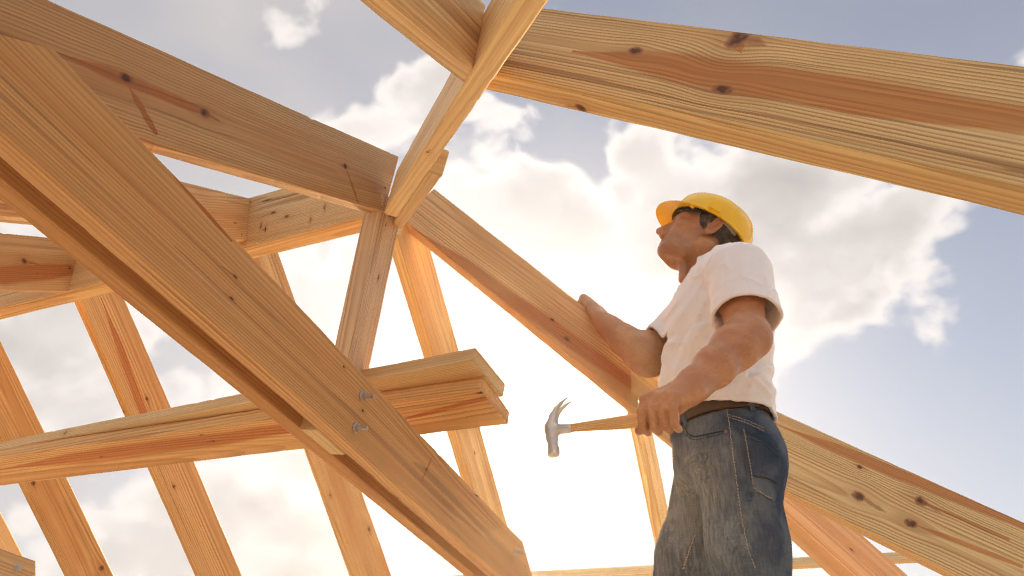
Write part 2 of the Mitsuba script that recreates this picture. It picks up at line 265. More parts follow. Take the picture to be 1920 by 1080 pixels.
def board(key, name, **lab):
    m, uv = timber(name)
    return add(key, m, 'mat_pine', uv=uv, **lab)


# ---------------------------------------------------------------- the ground and the floor deck
def ground_colour(p, n, uv):
    a = fbm(p.x * 0.3, p.y * 0.3, 0.0, 4)
    b = noise(p.x * 9, p.y * 9)
    return mix((0.22, 0.18, 0.12), (0.10, 0.13, 0.05), smoothstep(0.42, 0.6, a)) * (0.8 + 0.4 * b)


def osb(p, n, uv):
    f, s, r = mikit.voronoi(p.x * 22 + 3 * noise(p.y * 6), p.y * 22 + 3 * noise(p.x * 6))
    return mix((0.50, 0.44, 0.35), (0.64, 0.58, 0.49), r) * (0.88 + 0.24 * noise(p.x * 160, p.y * 160))


scene['mat_ground'] = {'type': 'diffuse', 'reflectance': mikit.proc(ground_colour)}
scene['mat_osb'] = {'type': 'principled', 'base_color': mikit.proc(osb), 'roughness': 0.6, 'specular': 0.3}
g = trimesh.Trimesh([[-900, -900, -3], [900, -900, -3], [900, 900, -3], [-900, 900, -3]], [[0, 1, 2], [0, 2, 3]], process=False)
add('ground', g, 'mat_ground', label='bare earth and grass round the building', kind='structure')
f = trimesh.creation.box((10.4, 13.2, 0.022))
f.apply_translation((0.6, 3.2, -0.011))
add('floor', f, 'mat_osb', label='pale board floor deck of the attic', kind='structure')

# ---------------------------------------------------------------- the roof frame
labels['doubled_rafter'] = {'label': 'doubled brown rafter of two bolted boards crossing the left half in front', 'category': 'rafter'}
board('doubled_rafter__near_board', 'A')
board('doubled_rafter__far_board', 'Afar')
board('doubled_rafter__spacer_block', 'W', label='end-grain spacer block wedged between the two boards')
G1 = 'rafters sloping behind the collar planks'
board('rafter', 'B', label='wide brown rafter with long dark knots running from the top left corner to the apex', category='rafter')
board('hip_rafter', 'C', label='slender golden hip rafter coming from the top edge down to the apex', category='rafter')
board('rafter_001', 'D', label='short golden rafter at the top edge butting the left of the hip rafter', category='rafter')
board('rafter_002', 'E', label='big pale timber with red heartwood streaks across the top right corner', category='rafter')
board('rafter_003', 'G', label='pinkish rafter running down from the apex to the hand of the worker', category='rafter')
board('rafter_004', 'G2', label='short rafter piece jointed to the end of the rafter behind the worker', category='rafter')
board('rafter_005', 'H', label='broad pale beam with dark knots to the right of the worker', category='beam')
board('rafter_006', 'I', label='thick pink timber below the broad beam at the bottom right', category='beam')
board('wall_plate', 'J', label='thin far horizontal timber along the bottom edge behind everything', category='beam')
board('post', 'K', label='grey-tan leaning post under the apex', category='post')
board('rafter_007', 'L', label='bright golden rafter going down from the apex behind the plank ends', category='rafter')
board('rafter_008', 'M1', label='sloping rafter nearest the doubled rafter, emerging below it at the bottom', category='rafter', group=G1)
board('rafter_009', 'M2', label='sloping rafter with round dark knots, second from the left edge at the bottom', category='rafter', group=G1)
board('rafter_010', 'M3', label='sloping rafter at the left edge above the collar planks', category='rafter', group=G1)
board('rafter_011', 'M4', label='sloping rafter in the bottom left corner behind the bolted brace', category='rafter', group=G1)
board('ridge_beam', 'P', label='ridge beam with glowing orange underside behind the doubled rafter', category='beam')
board('rafter_012', 'Q1', label='rafter end butted to the ridge beam just left of its knotty face', category='rafter')
board('rafter_013', 'O1', label='red-brown rafter end with a black knot at the left edge, butted to the ridge beam', category='rafter')
board('collar_plank', 'N1', label='upper of the two horizontal collar planks', category='plank')
board('collar_plank_001', 'N2', label='lower of the two horizontal collar planks, with orange underside', category='plank')
board('strut', 'V', label='slim yellowish strut below the hammer handle in front of the white sky', category='strut')
board('brace', 'S', label='brown bolted brace end in the bottom left corner', category='brace')
board('cleat', 'R', label='small wooden cleat nailed beside the lower end of the hip rafter', category='cleat')


# ---------------------------------------------------------------- the carpenter: implicit surfaces, meshed with surface nets
def ln(v):
    v = np.asarray(v, float)
    return v / np.linalg.norm(v)


def surface_nets(D, org, h):
    neg = D < 0
    n = np.array(D.shape) - 1
    cnt = np.zeros(n, np.int8)
    offs = [(i, j, k) for i in (0, 1) for j in (0, 1) for k in (0, 1)]
    sl = lambda o: tuple(slice(o[a], o[a] + n[a]) for a in range(3))
    for o in offs:
        cnt += neg[sl(o)]
    cells = np.argwhere((cnt > 0) & (cnt < 8))
    idx = np.full(n, -1, np.int32)
    idx[tuple(cells.T)] = np.arange(len(cells))
    vals = {o: D[tuple((cells + o).T)] for o in offs}
    acc, num = np.zeros((len(cells), 3)), np.zeros(len(cells))
    for o in offs:
        for a in range(3):
            if o[a] == 0:
                o2 = tuple(1 if b == a else o[b] for b in range(3))
                va, vb = vals[o], vals[o2]
                c = (va < 0) != (vb < 0)
                t = np.where(c, va / np.where(c, va - vb, 1), 0)
                p = np.array(o, float)[None] + t[:, None] * np.eye(3)[a][None]
                acc[c] += p[c]
                num[c] += 1
    V = (cells + acc / num[:, None]) * h + org
    F = []
    for a in range(3):
        b, c = (a + 1) % 3, (a + 2) % 3
        s0 = [slice(None)] * 3
        s1 = [slice(None)] * 3
        s0[a], s1[a] = slice(0, -1), slice(1, None)
        x = neg[tuple(s0)] != neg[tuple(s1)]
        e = np.argwhere(x)
        e = e[(e[:, b] > 0) & (e[:, c] > 0) & (e[:, b] < n[b]) & (e[:, c] < n[c])]
        flip = neg[tuple(s0)][tuple(e.T)]
        q = []
        for db, dc in ((-1, -1), (0, -1), (0, 0), (-1, 0)):
            g = e.copy()
            g[:, b] += db
            g[:, c] += dc
            q.append(idx[tuple(g.T)])
        q = np.stack(q, 1)
        q[~flip] = q[~flip][:, ::-1]
        F.append(q)
    F = np.vstack(F)
    return trimesh.Trimesh(V, np.vstack([F[:, [0, 1, 2]], F[:, [0, 2, 3]]]), process=False)


def mesh_sdf(f, lo, hi, h, smooth=2, keep=True):
    """The zero surface of f inside the box, evaluated only near the surface."""
    lo, hi = np.array(lo, float), np.array(hi, float)
    B = 6
    nb = np.ceil((hi - lo) / (h * B)).astype(int)
    n = nb * B + 1
    cen = np.stack(np.meshgrid(*[lo[a] + (np.arange(nb[a]) + 0.5) * B * h for a in range(3)], indexing='ij'), -1)
    c = f(cen.reshape(-1, 3)).reshape(nb)
    act = np.argwhere(np.abs(c) < B * h * 1.35)
    D = np.ones(n, np.float32)
    D[:-1, :-1, :-1] = np.repeat(np.repeat(np.repeat(np.sign(c), B, 0), B, 1), B, 2)
    loc = np.stack(np.meshgrid(*[np.arange(B + 1)] * 3, indexing='ij'), -1).reshape(-1, 3)
    for i in range(0, len(act), 400):
        g = (act[i:i + 400, None, :] * B + loc[None]).reshape(-1, 3)
        D[tuple(g.T)] = f(lo + g * h)
    m = surface_nets(D, lo, h)
    if keep:
        parts = m.split(only_watertight=False)
        if len(parts) > 1:
            m = max(parts, key=lambda x: len(x.faces))
    if smooth:
        from scipy.sparse import coo_matrix, diags
        e = m.edges_unique
        A = coo_matrix((np.ones(2 * len(e)), (np.r_[e[:, 0], e[:, 1]], np.r_[e[:, 1], e[:, 0]])), shape=(len(m.vertices),) * 2).tocsr()
        deg = np.asarray(A.sum(1)).ravel()
        L = diags(1 / np.maximum(deg, 1)) @ A
        v = np.array(m.vertices)
        for k in range(2 * smooth):
            v = v + (0.5 if k % 2 == 0 else -0.52) * np.where(deg[:, None] > 2, L @ v - v, 0)
        m.vertices = v
    return m


def smin(a, b, k):
    q = np.clip(0.5 + 0.5 * (b - a) / k, 0, 1)
    return b + (a - b) * q - k * q * (1 - q)


def smax(a, b, k):
    return -smin(-a, -b, k)


def cone(p, a, b, ra, rb):
    """Tapered capsule."""
    a, b = np.asarray(a, float), np.asarray(b, float)
    ab = b - a
    t = np.clip(((p - a) @ ab) / (ab @ ab), 0, 1)
    return np.linalg.norm(p - a - t[:, None] * ab, axis=1) - (ra + (rb - ra) * t)


def ell(p, c, r):
    q = (p - np.asarray(c)) / np.asarray(r)
    k = np.linalg.norm(q, axis=1)
    k2 = np.linalg.norm(q / np.asarray(r), axis=1)
    return k * (k - 1) / np.maximum(k2, 1e-9)


def chain(p, pts, k=0.012):
    """Smoothly joined tapered capsules through (point, radius) pairs."""
    d = None
    for (a, ra), (b, rb) in zip(pts, pts[1:]):
        e = cone(p, a, b, ra, rb)
        d = e if d is None else smin(d, e, k)
    return d


def near(p, c, r, f, *a):
    """f only inside a sphere; a safe distance outside it."""
    d = np.linalg.norm(p - np.asarray(c), axis=1) - r
    out = d + 0.06
    k = d < 0
    if k.any():
        out[k] = f(p[k], *a)
    return out


def tube(pts, r, sides=6, closed=False):
    p = np.asarray(pts, float)
    t = np.gradient(p, axis=0)
    t /= np.linalg.norm(t, axis=1, keepdims=True) + 1e-12
    up = np.tile([0.13, 0.21, 0.97], (len(p), 1))
    a = np.cross(t, up)
    a /= np.linalg.norm(a, axis=1, keepdims=True) + 1e-12
    b = np.cross(t, a)
    r = np.broadcast_to(np.asarray(r, float), (len(p),))
    ang = np.arange(sides) * 2 * np.pi / sides
    V = p[:, None] + r[:, None, None] * (np.cos(ang)[None, :, None] * a[:, None] + np.sin(ang)[None, :, None] * b[:, None])
    i, j = np.meshgrid(np.arange(len(p) - 1), np.arange(sides), indexing='ij')
    q = np.stack([i * sides + j, (i + 1) * sides + j, (i + 1) * sides + (j + 1) % sides, i * sides + (j + 1) % sides], -1).reshape(-1, 4)
    F = np.vstack([q[:, [0, 1, 2]], q[:, [0, 2, 3]]])
    caps = [(0, k + 1, k) for k in range(1, sides - 1)] + [((len(p) - 1) * sides, (len(p) - 1) * sides + k, (len(p) - 1) * sides + k + 1) for k in range(1, sides - 1)]
    m = trimesh.Trimesh(V.reshape(-1, 3), np.vstack([F, caps]), process=False)
    m.fix_normals()
    return m


def spline(pts, n=40):
    from scipy.interpolate import CubicSpline
    p = np.asarray(pts, float)
    u = np.r_[0, np.cumsum(np.linalg.norm(np.diff(p, axis=0), axis=1))]
    return CubicSpline(u, p)(np.linspace(0, u[-1], n))


# joints (metres; he faces -x, his left side is towards -y)
SHO_L, ELB_L, WRI_L = np.array((0.5534, 1.6700, 1.3045)), np.array((0.5018, 1.5350, 1.0630)), np.array((0.3325, 1.4500, 0.9011))
SHO_R, ELB_R, WRI_R = np.array((0.4616, 1.9800, 1.2875)), np.array((0.3573, 1.9300, 1.1966)), np.array((0.2614, 2.0100, 1.3460))
NECK = np.array((0.5401, 1.8550, 1.3710))
HEADP = math.radians(30)
HF, HL, HU = np.array([-math.cos(HEADP), 0.0, math.sin(HEADP)]), np.array([0.0, -1.0, 0.0]), np.array([math.sin(HEADP), 0.0, math.cos(HEADP)])
HO = np.array((0.4034, 1.8300, 1.5354)) - HF * 0.120 + HU * 0.036


def to_head(p):
    q = p - HO
    return np.stack([q @ HF, q @ HL, q @ HU], -1)


def head_pt(x, y, z):
    return HO + HF * x + HL * y + HU * z


def head_sdf(p):
    q = to_head(p)
    m = q.copy()
    m[:, 1] = np.abs(m[:, 1])
    d = ell(q, (-0.012, 0, 0.036), (0.088, 0.074, 0.078))
    d = smin(d, ell(q, (0.042, 0, -0.018), (0.056, 0.060, 0.080)), 0.03)
    d = smin(d, cone(m, (0.002, 0.052, -0.052), (0.072, 0.017, -0.083), 0.019, 0.018), 0.022)
    d = smin(d, ell(m, (0.045, 0.03, -0.06), (0.045, 0.026, 0.045)), 0.02)
    d = smin(d, ell(q, (0.081, 0, -0.086), (0.020, 0.025, 0.018)), 0.014)
    d = smin(d, ell(q, (0.072, 0, -0.062), (0.025, 0.033, 0.028)), 0.014)
    d = smin(d, ell(m, (0.064, 0.046, -0.018), (0.024, 0.017, 0.013)), 0.016)
    d = smax(d, -cone(m, (0.098, 0.022, -0.040), (0.086, 0.034, -0.072), 0.0035, 0.003), 0.010)
    d = smax(d, -ell(m, (0.050, 0.070, -0.055), (0.03, 0.016, 0.026)), 0.02)
    d = smin(d, cone(m, (0.076, 0.042, 0.022), (0.092, 0.010, 0.022), 0.0095, 0.0085), 0.014)
    d = smax(d, -ell(m, (0.098, 0.031, 0.002), (0.017, 0.016, 0.0105)), 0.008)
    d = smin(d, ell(m, (0.077, 0.031, 0.001), (0.0135, 0.0135, 0.0125)), 0.003)
    d = smin(d, cone(m, (0.083, 0.016, -0.001), (0.0765, 0.045, 0.0), 0.006, 0.006), 0.004)
    d = smin(d, cone(q, (0.090, 0, 0.014), (0.118, 0, -0.035), 0.0085, 0.0112), 0.010)
    d = smin(d, ell(m, (0.102, 0.0115, -0.040), (0.013, 0.0085, 0.0085)), 0.005)
    d = smax(d, -ell(m, (0.106, 0.0065, -0.051), (0.006, 0.0035, 0.0055)), 0.003)
    d = smin(d, ell(q, (0.0945, 0, -0.0605), (0.0095, 0.021, 0.0055)), 0.005)
    d = smin(d, ell(q, (0.0925, 0, -0.0735), (0.0095, 0.019, 0.006)), 0.005)
    d = smax(d, -ell(q, (0.103, 0, -0.067), (0.012, 0.026, 0.0018)), 0.003)
    # ears: rim, bowl, lobe
    e = m - np.array([-0.010, 0.078, -0.004])
    ca, sa = math.cos(0.25), math.sin(0.25)
    e = np.stack([e[:, 0] * ca + e[:, 2] * sa, e[:, 1] - 0.22 * np.clip(-e[:, 0], -0.02, 0.02), -e[:, 0] * sa + e[:, 2] * ca], -1)
    ear = ell(e, (0, 0, 0), (0.0155, 0.0068, 0.029))
    ear = smax(ear, -ell(e, (0.004, 0.008, 0.002), (0.009, 0.0075, 0.017)), 0.004)
    ear = smin(ear, ell(e, (0.005, 0.001, -0.024), (0.008, 0.0055, 0.009)), 0.006)
    ear = smin(ear, ell(e, (0.013, 0.002, -0.004), (0.005, 0.005, 0.007)), 0.004)
    rim = np.abs(ell(e, (0, 0.004, 0.001), (0.0148, 0.02, 0.0283))) 
    rim = np.sqrt(rim ** 2 + (e[:, 1] - 0.006) ** 2) - 0.0030
    ear = smin(ear, np.where(e[:, 0] < 0.012, rim, 1.0), 0.003)
    d = smin(d, ear, 0.006)
    # neck with the muscle from behind the ear to the collar bone and the larynx
    d = smin(d, cone(p, head_pt(-0.030, 0, -0.035), NECK, 0.056, 0.060), 0.03)
    for s in (1, -1):
        d = smin(d, cone(p, head_pt(-0.020, 0.056 * s, -0.05), NECK + np.array([-0.055, -0.025 * s, 0.0]), 0.014, 0.012), 0.018)
    d = smin(d, cone(p, head_pt(0.020, 0, -0.095), head_pt(0.000, 0, -0.145), 0.012, 0.013), 0.02)
    return d


def finger(p, pts, r):
    return chain(p, [(q, r * (1.0 - 0.07 * i)) for i, q in enumerate(pts)], 0.003)


# left hand closed round the hammer handle: a frame with the handle's direction, the knuckles above it
HAM_A, HAM_B = np.array((0.1118, 1.5450, 0.8654)), np.array((0.3145, 1.4370, 0.8491))      # the handle's axis, from the head to the fist
HX = ln(HAM_B - HAM_A)                                                     # along the handle, index finger to little finger
HY = ln(np.array([-0.08, -1.0, 0.05]) - HX * (np.array([-0.08, -1.0, 0.05]) @ HX))   # towards the viewer: the back of the fingers
HZ = np.cross(HX, HY)
HZ *= 1 if HZ[2] > 0 else -1
FIST = np.array((0.2882, 1.4480, 0.8501))


def fist(x, y, z):
    return FIST + HX * x + HY * y + HZ * z


def left_hand(p):
    kn, d = [], None
    for i, (x, r, dz) in enumerate(((-0.030, 0.0108, 0.0), (-0.0085, 0.0112, 0.003), (0.0125, 0.0108, 0.001), (0.0315, 0.0098, -0.004))):
        k = fist(x, 0.020, 0.031 + dz)
        pts = [k, fist(x - 0.003, 0.0305, 0.004 + dz * 0.5), fist(x - 0.004, 0.017, -0.0245), fist(x - 0.003, -0.006, -0.0235)]
        kn.append(k)
        f = finger(p, pts, r * 0.96)
        d = f if d is None else np.minimum(d, f)
    palm = None
    for i, k in enumerate(kn):
        back = WRI_L + HX * (0.016 * (i - 1.5)) + HZ * 0.004
        c = cone(p, k, back, 0.0125, 0.019)
        palm = c if palm is None else smin(palm, c, 0.012)
    palm = smin(palm, cone(p, fist(-0.012, -0.020, 0.020), fist(0.022, -0.018, 0.030), 0.015, 0.017), 0.015)
    for k in kn:
        palm = smin(palm, np.linalg.norm(p - (k + HY * 0.003 + HZ * 0.003), axis=1) - 0.0095, 0.006)
    d = smin(d, palm, 0.006)
    th = chain(p, [(WRI_L + HX * -0.014 + HY * -0.010, 0.017), (fist(-0.018, -0.026, 0.024), 0.0145), (fist(-0.047, -0.025, 0.008), 0.0115), (fist(-0.052, -0.010, -0.016), 0.0095)], 0.006)
    return smin(d, th, 0.006)


# right hand laid over the top edge of the rafter, fingers down its far side
GA, GT, GS = ln((0.7513, 0.0737, -0.6558)), np.array([0.652, 0.0713, 0.7548]), np.array([0.1024, -0.9947, 0.0055])
GTOP = np.array([-0.2981, 2.0188, 1.7589]) + GA * 0.618 + GT * 0.076


def onraft(u, s, t):
    return GTOP + GA * u + GS * s + GT * t


def right_hand(p):
    d, kn = None, []
    for i, (u, r) in enumerate(((-0.036, 0.0100), (-0.015, 0.0108), (0.0075, 0.0108), (0.0285, 0.0098))):
        k = onraft(u, -0.008, 0.038)
        pts = [k, onraft(u - 0.005, -0.039, 0.014), onraft(u - 0.007, -0.036, -0.020), onraft(u - 0.008, -0.034, -0.042)]
        kn.append(k)
        f = finger(p, pts, r)
        d = f if d is None else np.minimum(d, f)
    palm = None
    for i, k in enumerate(kn):
        c = cone(p, k, WRI_R + GA * (0.014 * (i - 1.5)), 0.0145, 0.021)
        palm = c if palm is None else smin(palm, c, 0.012)
    d = smin(d, palm, 0.006)
    th = chain(p, [(WRI_R, 0.017), (onraft(0.055, 0.012, 0.016), 0.0145), (onraft(0.045, 0.036, 0.002), 0.0110), (onraft(0.028, 0.038, -0.014), 0.0095)], 0.006)
    return smin(d, th, 0.006)


def arm(p, sho, elb, wri):
    """Shoulder to wrist with the muscle bellies."""
    ua, fa = ln(elb - sho), ln(wri - elb)
    out = ln(np.cross(ua, fa))
    back = ln(np.cross(ua, out))
    if back @ fa > 0:
        back = -back
    L1, L2 = np.linalg.norm(elb - sho), np.linalg.norm(wri - elb)
    d = chain(p, [(sho, 0.056), (sho + ua * L1 * 0.45 - back * 0.006, 0.050), (elb - ua * 0.02, 0.041), (elb, 0.0385)], 0.02)
    d = smin(d, chain(p, [(elb, 0.039), (elb + fa * L2 * 0.22 - ua * 0.006, 0.0440), (elb + fa * L2 * 0.55, 0.0365), (elb + fa * L2 * 0.85, 0.0285), (wri, 0.0270)], 0.03), 0.035)
    nrm = ln(np.cross(fa, out))
    for o_, n_ in ((0.6, 0.8), (-0.2, 1.0), (0.9, -0.3), (-0.85, 0.5)):
        w_ = ln(out * o_ + nrm * n_)
        d = smin(d, cone(p, elb + fa * L2 * 0.35 + w_ * 0.0375, wri + w_ * 0.0255, 0.0026, 0.0034), 0.008)
    d = smin(d, np.linalg.norm(p - (elb + back * 0.018 + ua * 0.006), axis=1) - 0.026, 0.02)
    return d


def body_sdf(p):
    d = near(p, HO + np.array([0.03, 0, -0.06]), 0.30, head_sdf)
    torso = chain(p, [((0.5445, 1.8600, 1.3412), 0.075), ((0.5313, 1.8700, 1.2203), 0.098), ((0.5165, 1.8850, 1.0785), 0.088), ((0.5152, 1.8900, 0.9278), 0.095)], 0.04)
    torso = smin(torso, cone(p, SHO_L + np.array([-0.02, 0.05, -0.01]), SHO_R + np.array([0.04, -0.05, 0.0]), 0.055, 0.055), 0.05)
    d = smin(d, torso, 0.03)
    d = smin(d, near(p, ELB_L * 0.6 + SHO_L * 0.2 + WRI_L * 0.2, 0.36, arm, SHO_L, ELB_L, WRI_L), 0.03)
    d = smin(d, near(p, ELB_R * 0.6 + SHO_R * 0.2 + WRI_R * 0.2, 0.36, arm, SHO_R, ELB_R, WRI_R), 0.03)
    d = smin(d, near(p, FIST, 0.155, left_hand), 0.014)
    d = smin(d, near(p, GTOP, 0.17, right_hand), 0.014)
    return d


# shirt: cross sections (z, centre x, centre y, half length in x, half breadth in y)
def stack(p, rows, e=2.3):
    rows = np.array(rows)[np.argsort(np.array(rows)[:, 0])]
    from scipy.interpolate import PchipInterpolator
    I = PchipInterpolator(rows[:, 0], rows[:, 1:])
    z = np.clip(p[:, 2], rows[0, 0], rows[-1, 0])
    cx, cy, a, b = I(z).T
    k = (np.abs((p[:, 0] - cx) / a) ** e + np.abs((p[:, 1] - cy) / b) ** e) ** (1 / e)
    return (k - 1) * np.minimum(a, b) * 0.9, z - p[:, 2]


SHIRT = [(1.4292, 0.5763, 1.8550, 0.1008, 0.1450), (1.3412, 0.5551, 1.8600, 0.1252, 0.1780), (1.2487, 0.5310, 1.8650, 0.1387, 0.1820), (1.1598, 0.5120, 1.8700, 0.1407, 0.1720), (1.0815, 0.5040, 1.8750, 0.1364, 0.1660), (1.0059, 0.5048, 1.8800, 0.1328, 0.1620)]
HEM_L = SHO_L + (ELB_L - SHO_L) * 0.66          # the near sleeve ends above the elbow
HEM_R = SHO_R + (ELB_R - SHO_R) * 0.74


def folds(p):
    """Drapery: creases drawn from the shoulder and the armpits, slack rolls bunched above the belt, loose cloth between."""
    d = 0.0
    for A, B, amp, w in CREASES:
        A, B = np.array(A), np.array(B)
        ab = B - A
        t = np.clip(((p - A) @ ab) / (ab @ ab), 0, 1)
        side = np.cross(ab, [0.0, -1.0, 0.0])
        side /= np.linalg.norm(side)
        q = p - A - t[:, None] * ab
        bend = 0.012 * np.sin(t * 4 + amp * 900)
        e = (q @ side - bend) / w
        rest = np.linalg.norm(q - (q @ side)[:, None] * side, axis=1)
        prof = np.exp(-e ** 2) - 0.75 * np.exp(-((e - 1.7) / 1.1) ** 2)
        d = d - 1.5 * amp * prof * np.sin(np.clip(t, 0.04, 0.96) * math.pi) ** 0.7 * np.exp(-(rest / 0.10) ** 2)
    d = d + 0.0045 * np.sin(p[:, 2] * 80 + 6 * np.sin(p[:, 0] * 11 + 1.2) + p[:, 1] * 9) * np.exp(-((p[:, 2] - 1.055) / 0.05) ** 2)
    q = p * np.array([9.0, 9.0, 7.0])
    n1 = meshkit.fbm(q + 0.8 * meshkit.noise(q * 1.7, 3)[:, None], 3, 7)
    return d + 0.016 * (np.abs(2 * n1 - 1) - 0.25)


CREASES = [((0.4706, 1.7000, 1.2740), (0.4186, 1.7400, 1.0862), 0.0060, 0.010), ((0.4736, 1.6800, 1.1970), (0.3874, 1.7800, 1.0833), 0.0065, 0.010), ((0.4827, 1.6800, 1.1686), (0.4162, 1.7200, 1.0103), 0.0055, 0.010), ((0.4656, 1.6800, 1.1828), (0.3940, 1.8200, 1.1734), 0.0028, 0.011),
           ((0.4585, 1.7600, 1.3161), (0.3950, 1.8400, 1.1905), 0.0050, 0.010), ((0.5012, 1.6600, 1.3486), (0.4915, 1.6200, 1.1788), 0.0050, 0.010), ((0.5338, 1.6400, 1.3360), (0.5275, 1.6100, 1.1665), 0.0055, 0.011), ((0.5813, 1.6600, 1.3181), (0.5795, 1.6400, 1.1757), 0.0050, 0.010),
           ((0.6371, 1.7800, 1.1760), (0.5150, 1.7200, 1.0169), 0.0060, 0.010), ((0.6365, 1.8000, 1.1133), (0.5297, 1.7200, 0.9908), 0.0060, 0.009), ((0.6081, 1.7800, 1.0351), (0.5055, 1.7200, 1.0368), 0.0050, 0.008), ((0.4156, 1.7600, 1.0471), (0.4721, 1.7200, 1.0169), 0.0050, 0.008),
           ((0.3891, 1.8400, 1.0882), (0.4327, 1.7400, 1.0120), 0.0055, 0.009), ((0.4597, 1.6900, 1.1179), (0.5216, 1.7000, 1.0547), 0.0050, 0.010), ((0.4861, 1.6600, 1.2806), (0.5394, 1.6000, 1.2238), 0.0040, 0.009), ((0.4859, 1.6300, 1.2125), (0.5739, 1.6200, 1.2139), 0.0045, 0.008)]


def shirt_solid(p):
    t, over = stack(p, SHIRT)
    d = smax(t, p[:, 2] - SHIRT[0][0], 0.05)
    # yoke and shoulders
    d = smin(d, cone(p, SHO_L + np.array([-0.008, 0.035, 0.010]), NECK + np.array([0.012, -0.02, 0.00]), 0.062, 0.062), 0.05)
    d = smin(d, cone(p, SHO_R + np.array([0.0, -0.03, 0.012]), NECK + np.array([0.01, 0.02, -0.03]), 0.056, 0.056), 0.05)
    ua = ln(ELB_L - SHO_L)
    s = cone(p, SHO_L, HEM_L + np.array([0.010, 0.022, 0.0]) + ua * 0.03, 0.067, 0.076)
    d = smin(d, s, 0.03)
    ur = ln(ELB_R - SHO_R)
    s = cone(p, SHO_R, HEM_R + ur * 0.03, 0.062, 0.074)
    d = smin(d, s, 0.03)
    k = np.abs(d) < 0.028
    d[k] += np.clip(folds(p[k]), -0.0105, 0.0085)
    for s_, e_, w_ in ((SHO_L, ELB_L, WRI_L), (SHO_R, ELB_R, WRI_R)):
        d = smin(d, cone(p, s_, s_ + (e_ - s_) * 0.8, 0.071, 0.062), 0.02)
    return d


CUT_L = ln(ln(ELB_L - SHO_L) + np.array([0.1, 0.15, -0.25]))
CUT_R = ln([-0.95, -0.05, -0.25])


def shirt_sdf(p):
    d = shirt_solid(p)
    d = smax(d, -(d + 0.0076), 0.001)
    # hem, sleeve ends, neckline
    hem = np.array((0.5144, 1.8800, 0.9990))
    d = smax(d, -((p - hem) @ ln((0.10, 0.0, 1.0)) + 0.004 * np.sin(p[:, 0] * 26 + p[:, 1] * 19)), 0.003)
    near = np.linalg.norm(p - HEM_L, axis=1) < 0.16
    cut = (p - HEM_L) @ CUT_L - 0.004
    arm_l = cone(p, SHO_L, ELB_L, 0.12, 0.12) < 0
    d = np.where(arm_l & near & (p[:, 1] < 1.78), smax(d, cut, 0.003), d)
    cut = (p - HEM_R) @ CUT_R
    near = np.linalg.norm(p - HEM_R, axis=1) < 0.15
    d = np.where(near & (p[:, 0] < 0.47), smax(d, cut, 0.003), d)
    nk = cone(p, NECK + np.array([-0.010, 0, 0.005]), head_pt(0.0, 0, -0.09), 0.073, 0.085)
    d = smax(d, -nk, 0.004)
    return d


JEANS = [(0.9857, 0.5132, 1.8850, 0.1173, 0.1420), (0.9537, 0.5192, 1.8870, 0.1249, 0.1520), (0.9145, 0.5218, 1.8900, 0.1284, 0.1580), (0.8751, 0.5159, 1.8900, 0.1200, 0.1580), (0.8287, 0.5022, 1.8850, 0.1020, 0.1450)]
KNEE_L, KNEE_R = np.array(((0.4967, 1.7700, 0.6212))) + np.array([0.004, 0.0, -0.13]), np.array((0.4104, 2.0200, 0.6666)) + np.array([-0.04, 0.01, -0.17])
HIP_L, HIP_R = np.array((0.5059, 1.8000, 0.8477)), np.array((0.4964, 1.9750, 0.9010))
ANK_L, ANK_R = KNEE_L + np.array([0.045, 0.01, -0.41]), KNEE_R + np.array([0.03, 0.0, -0.40])


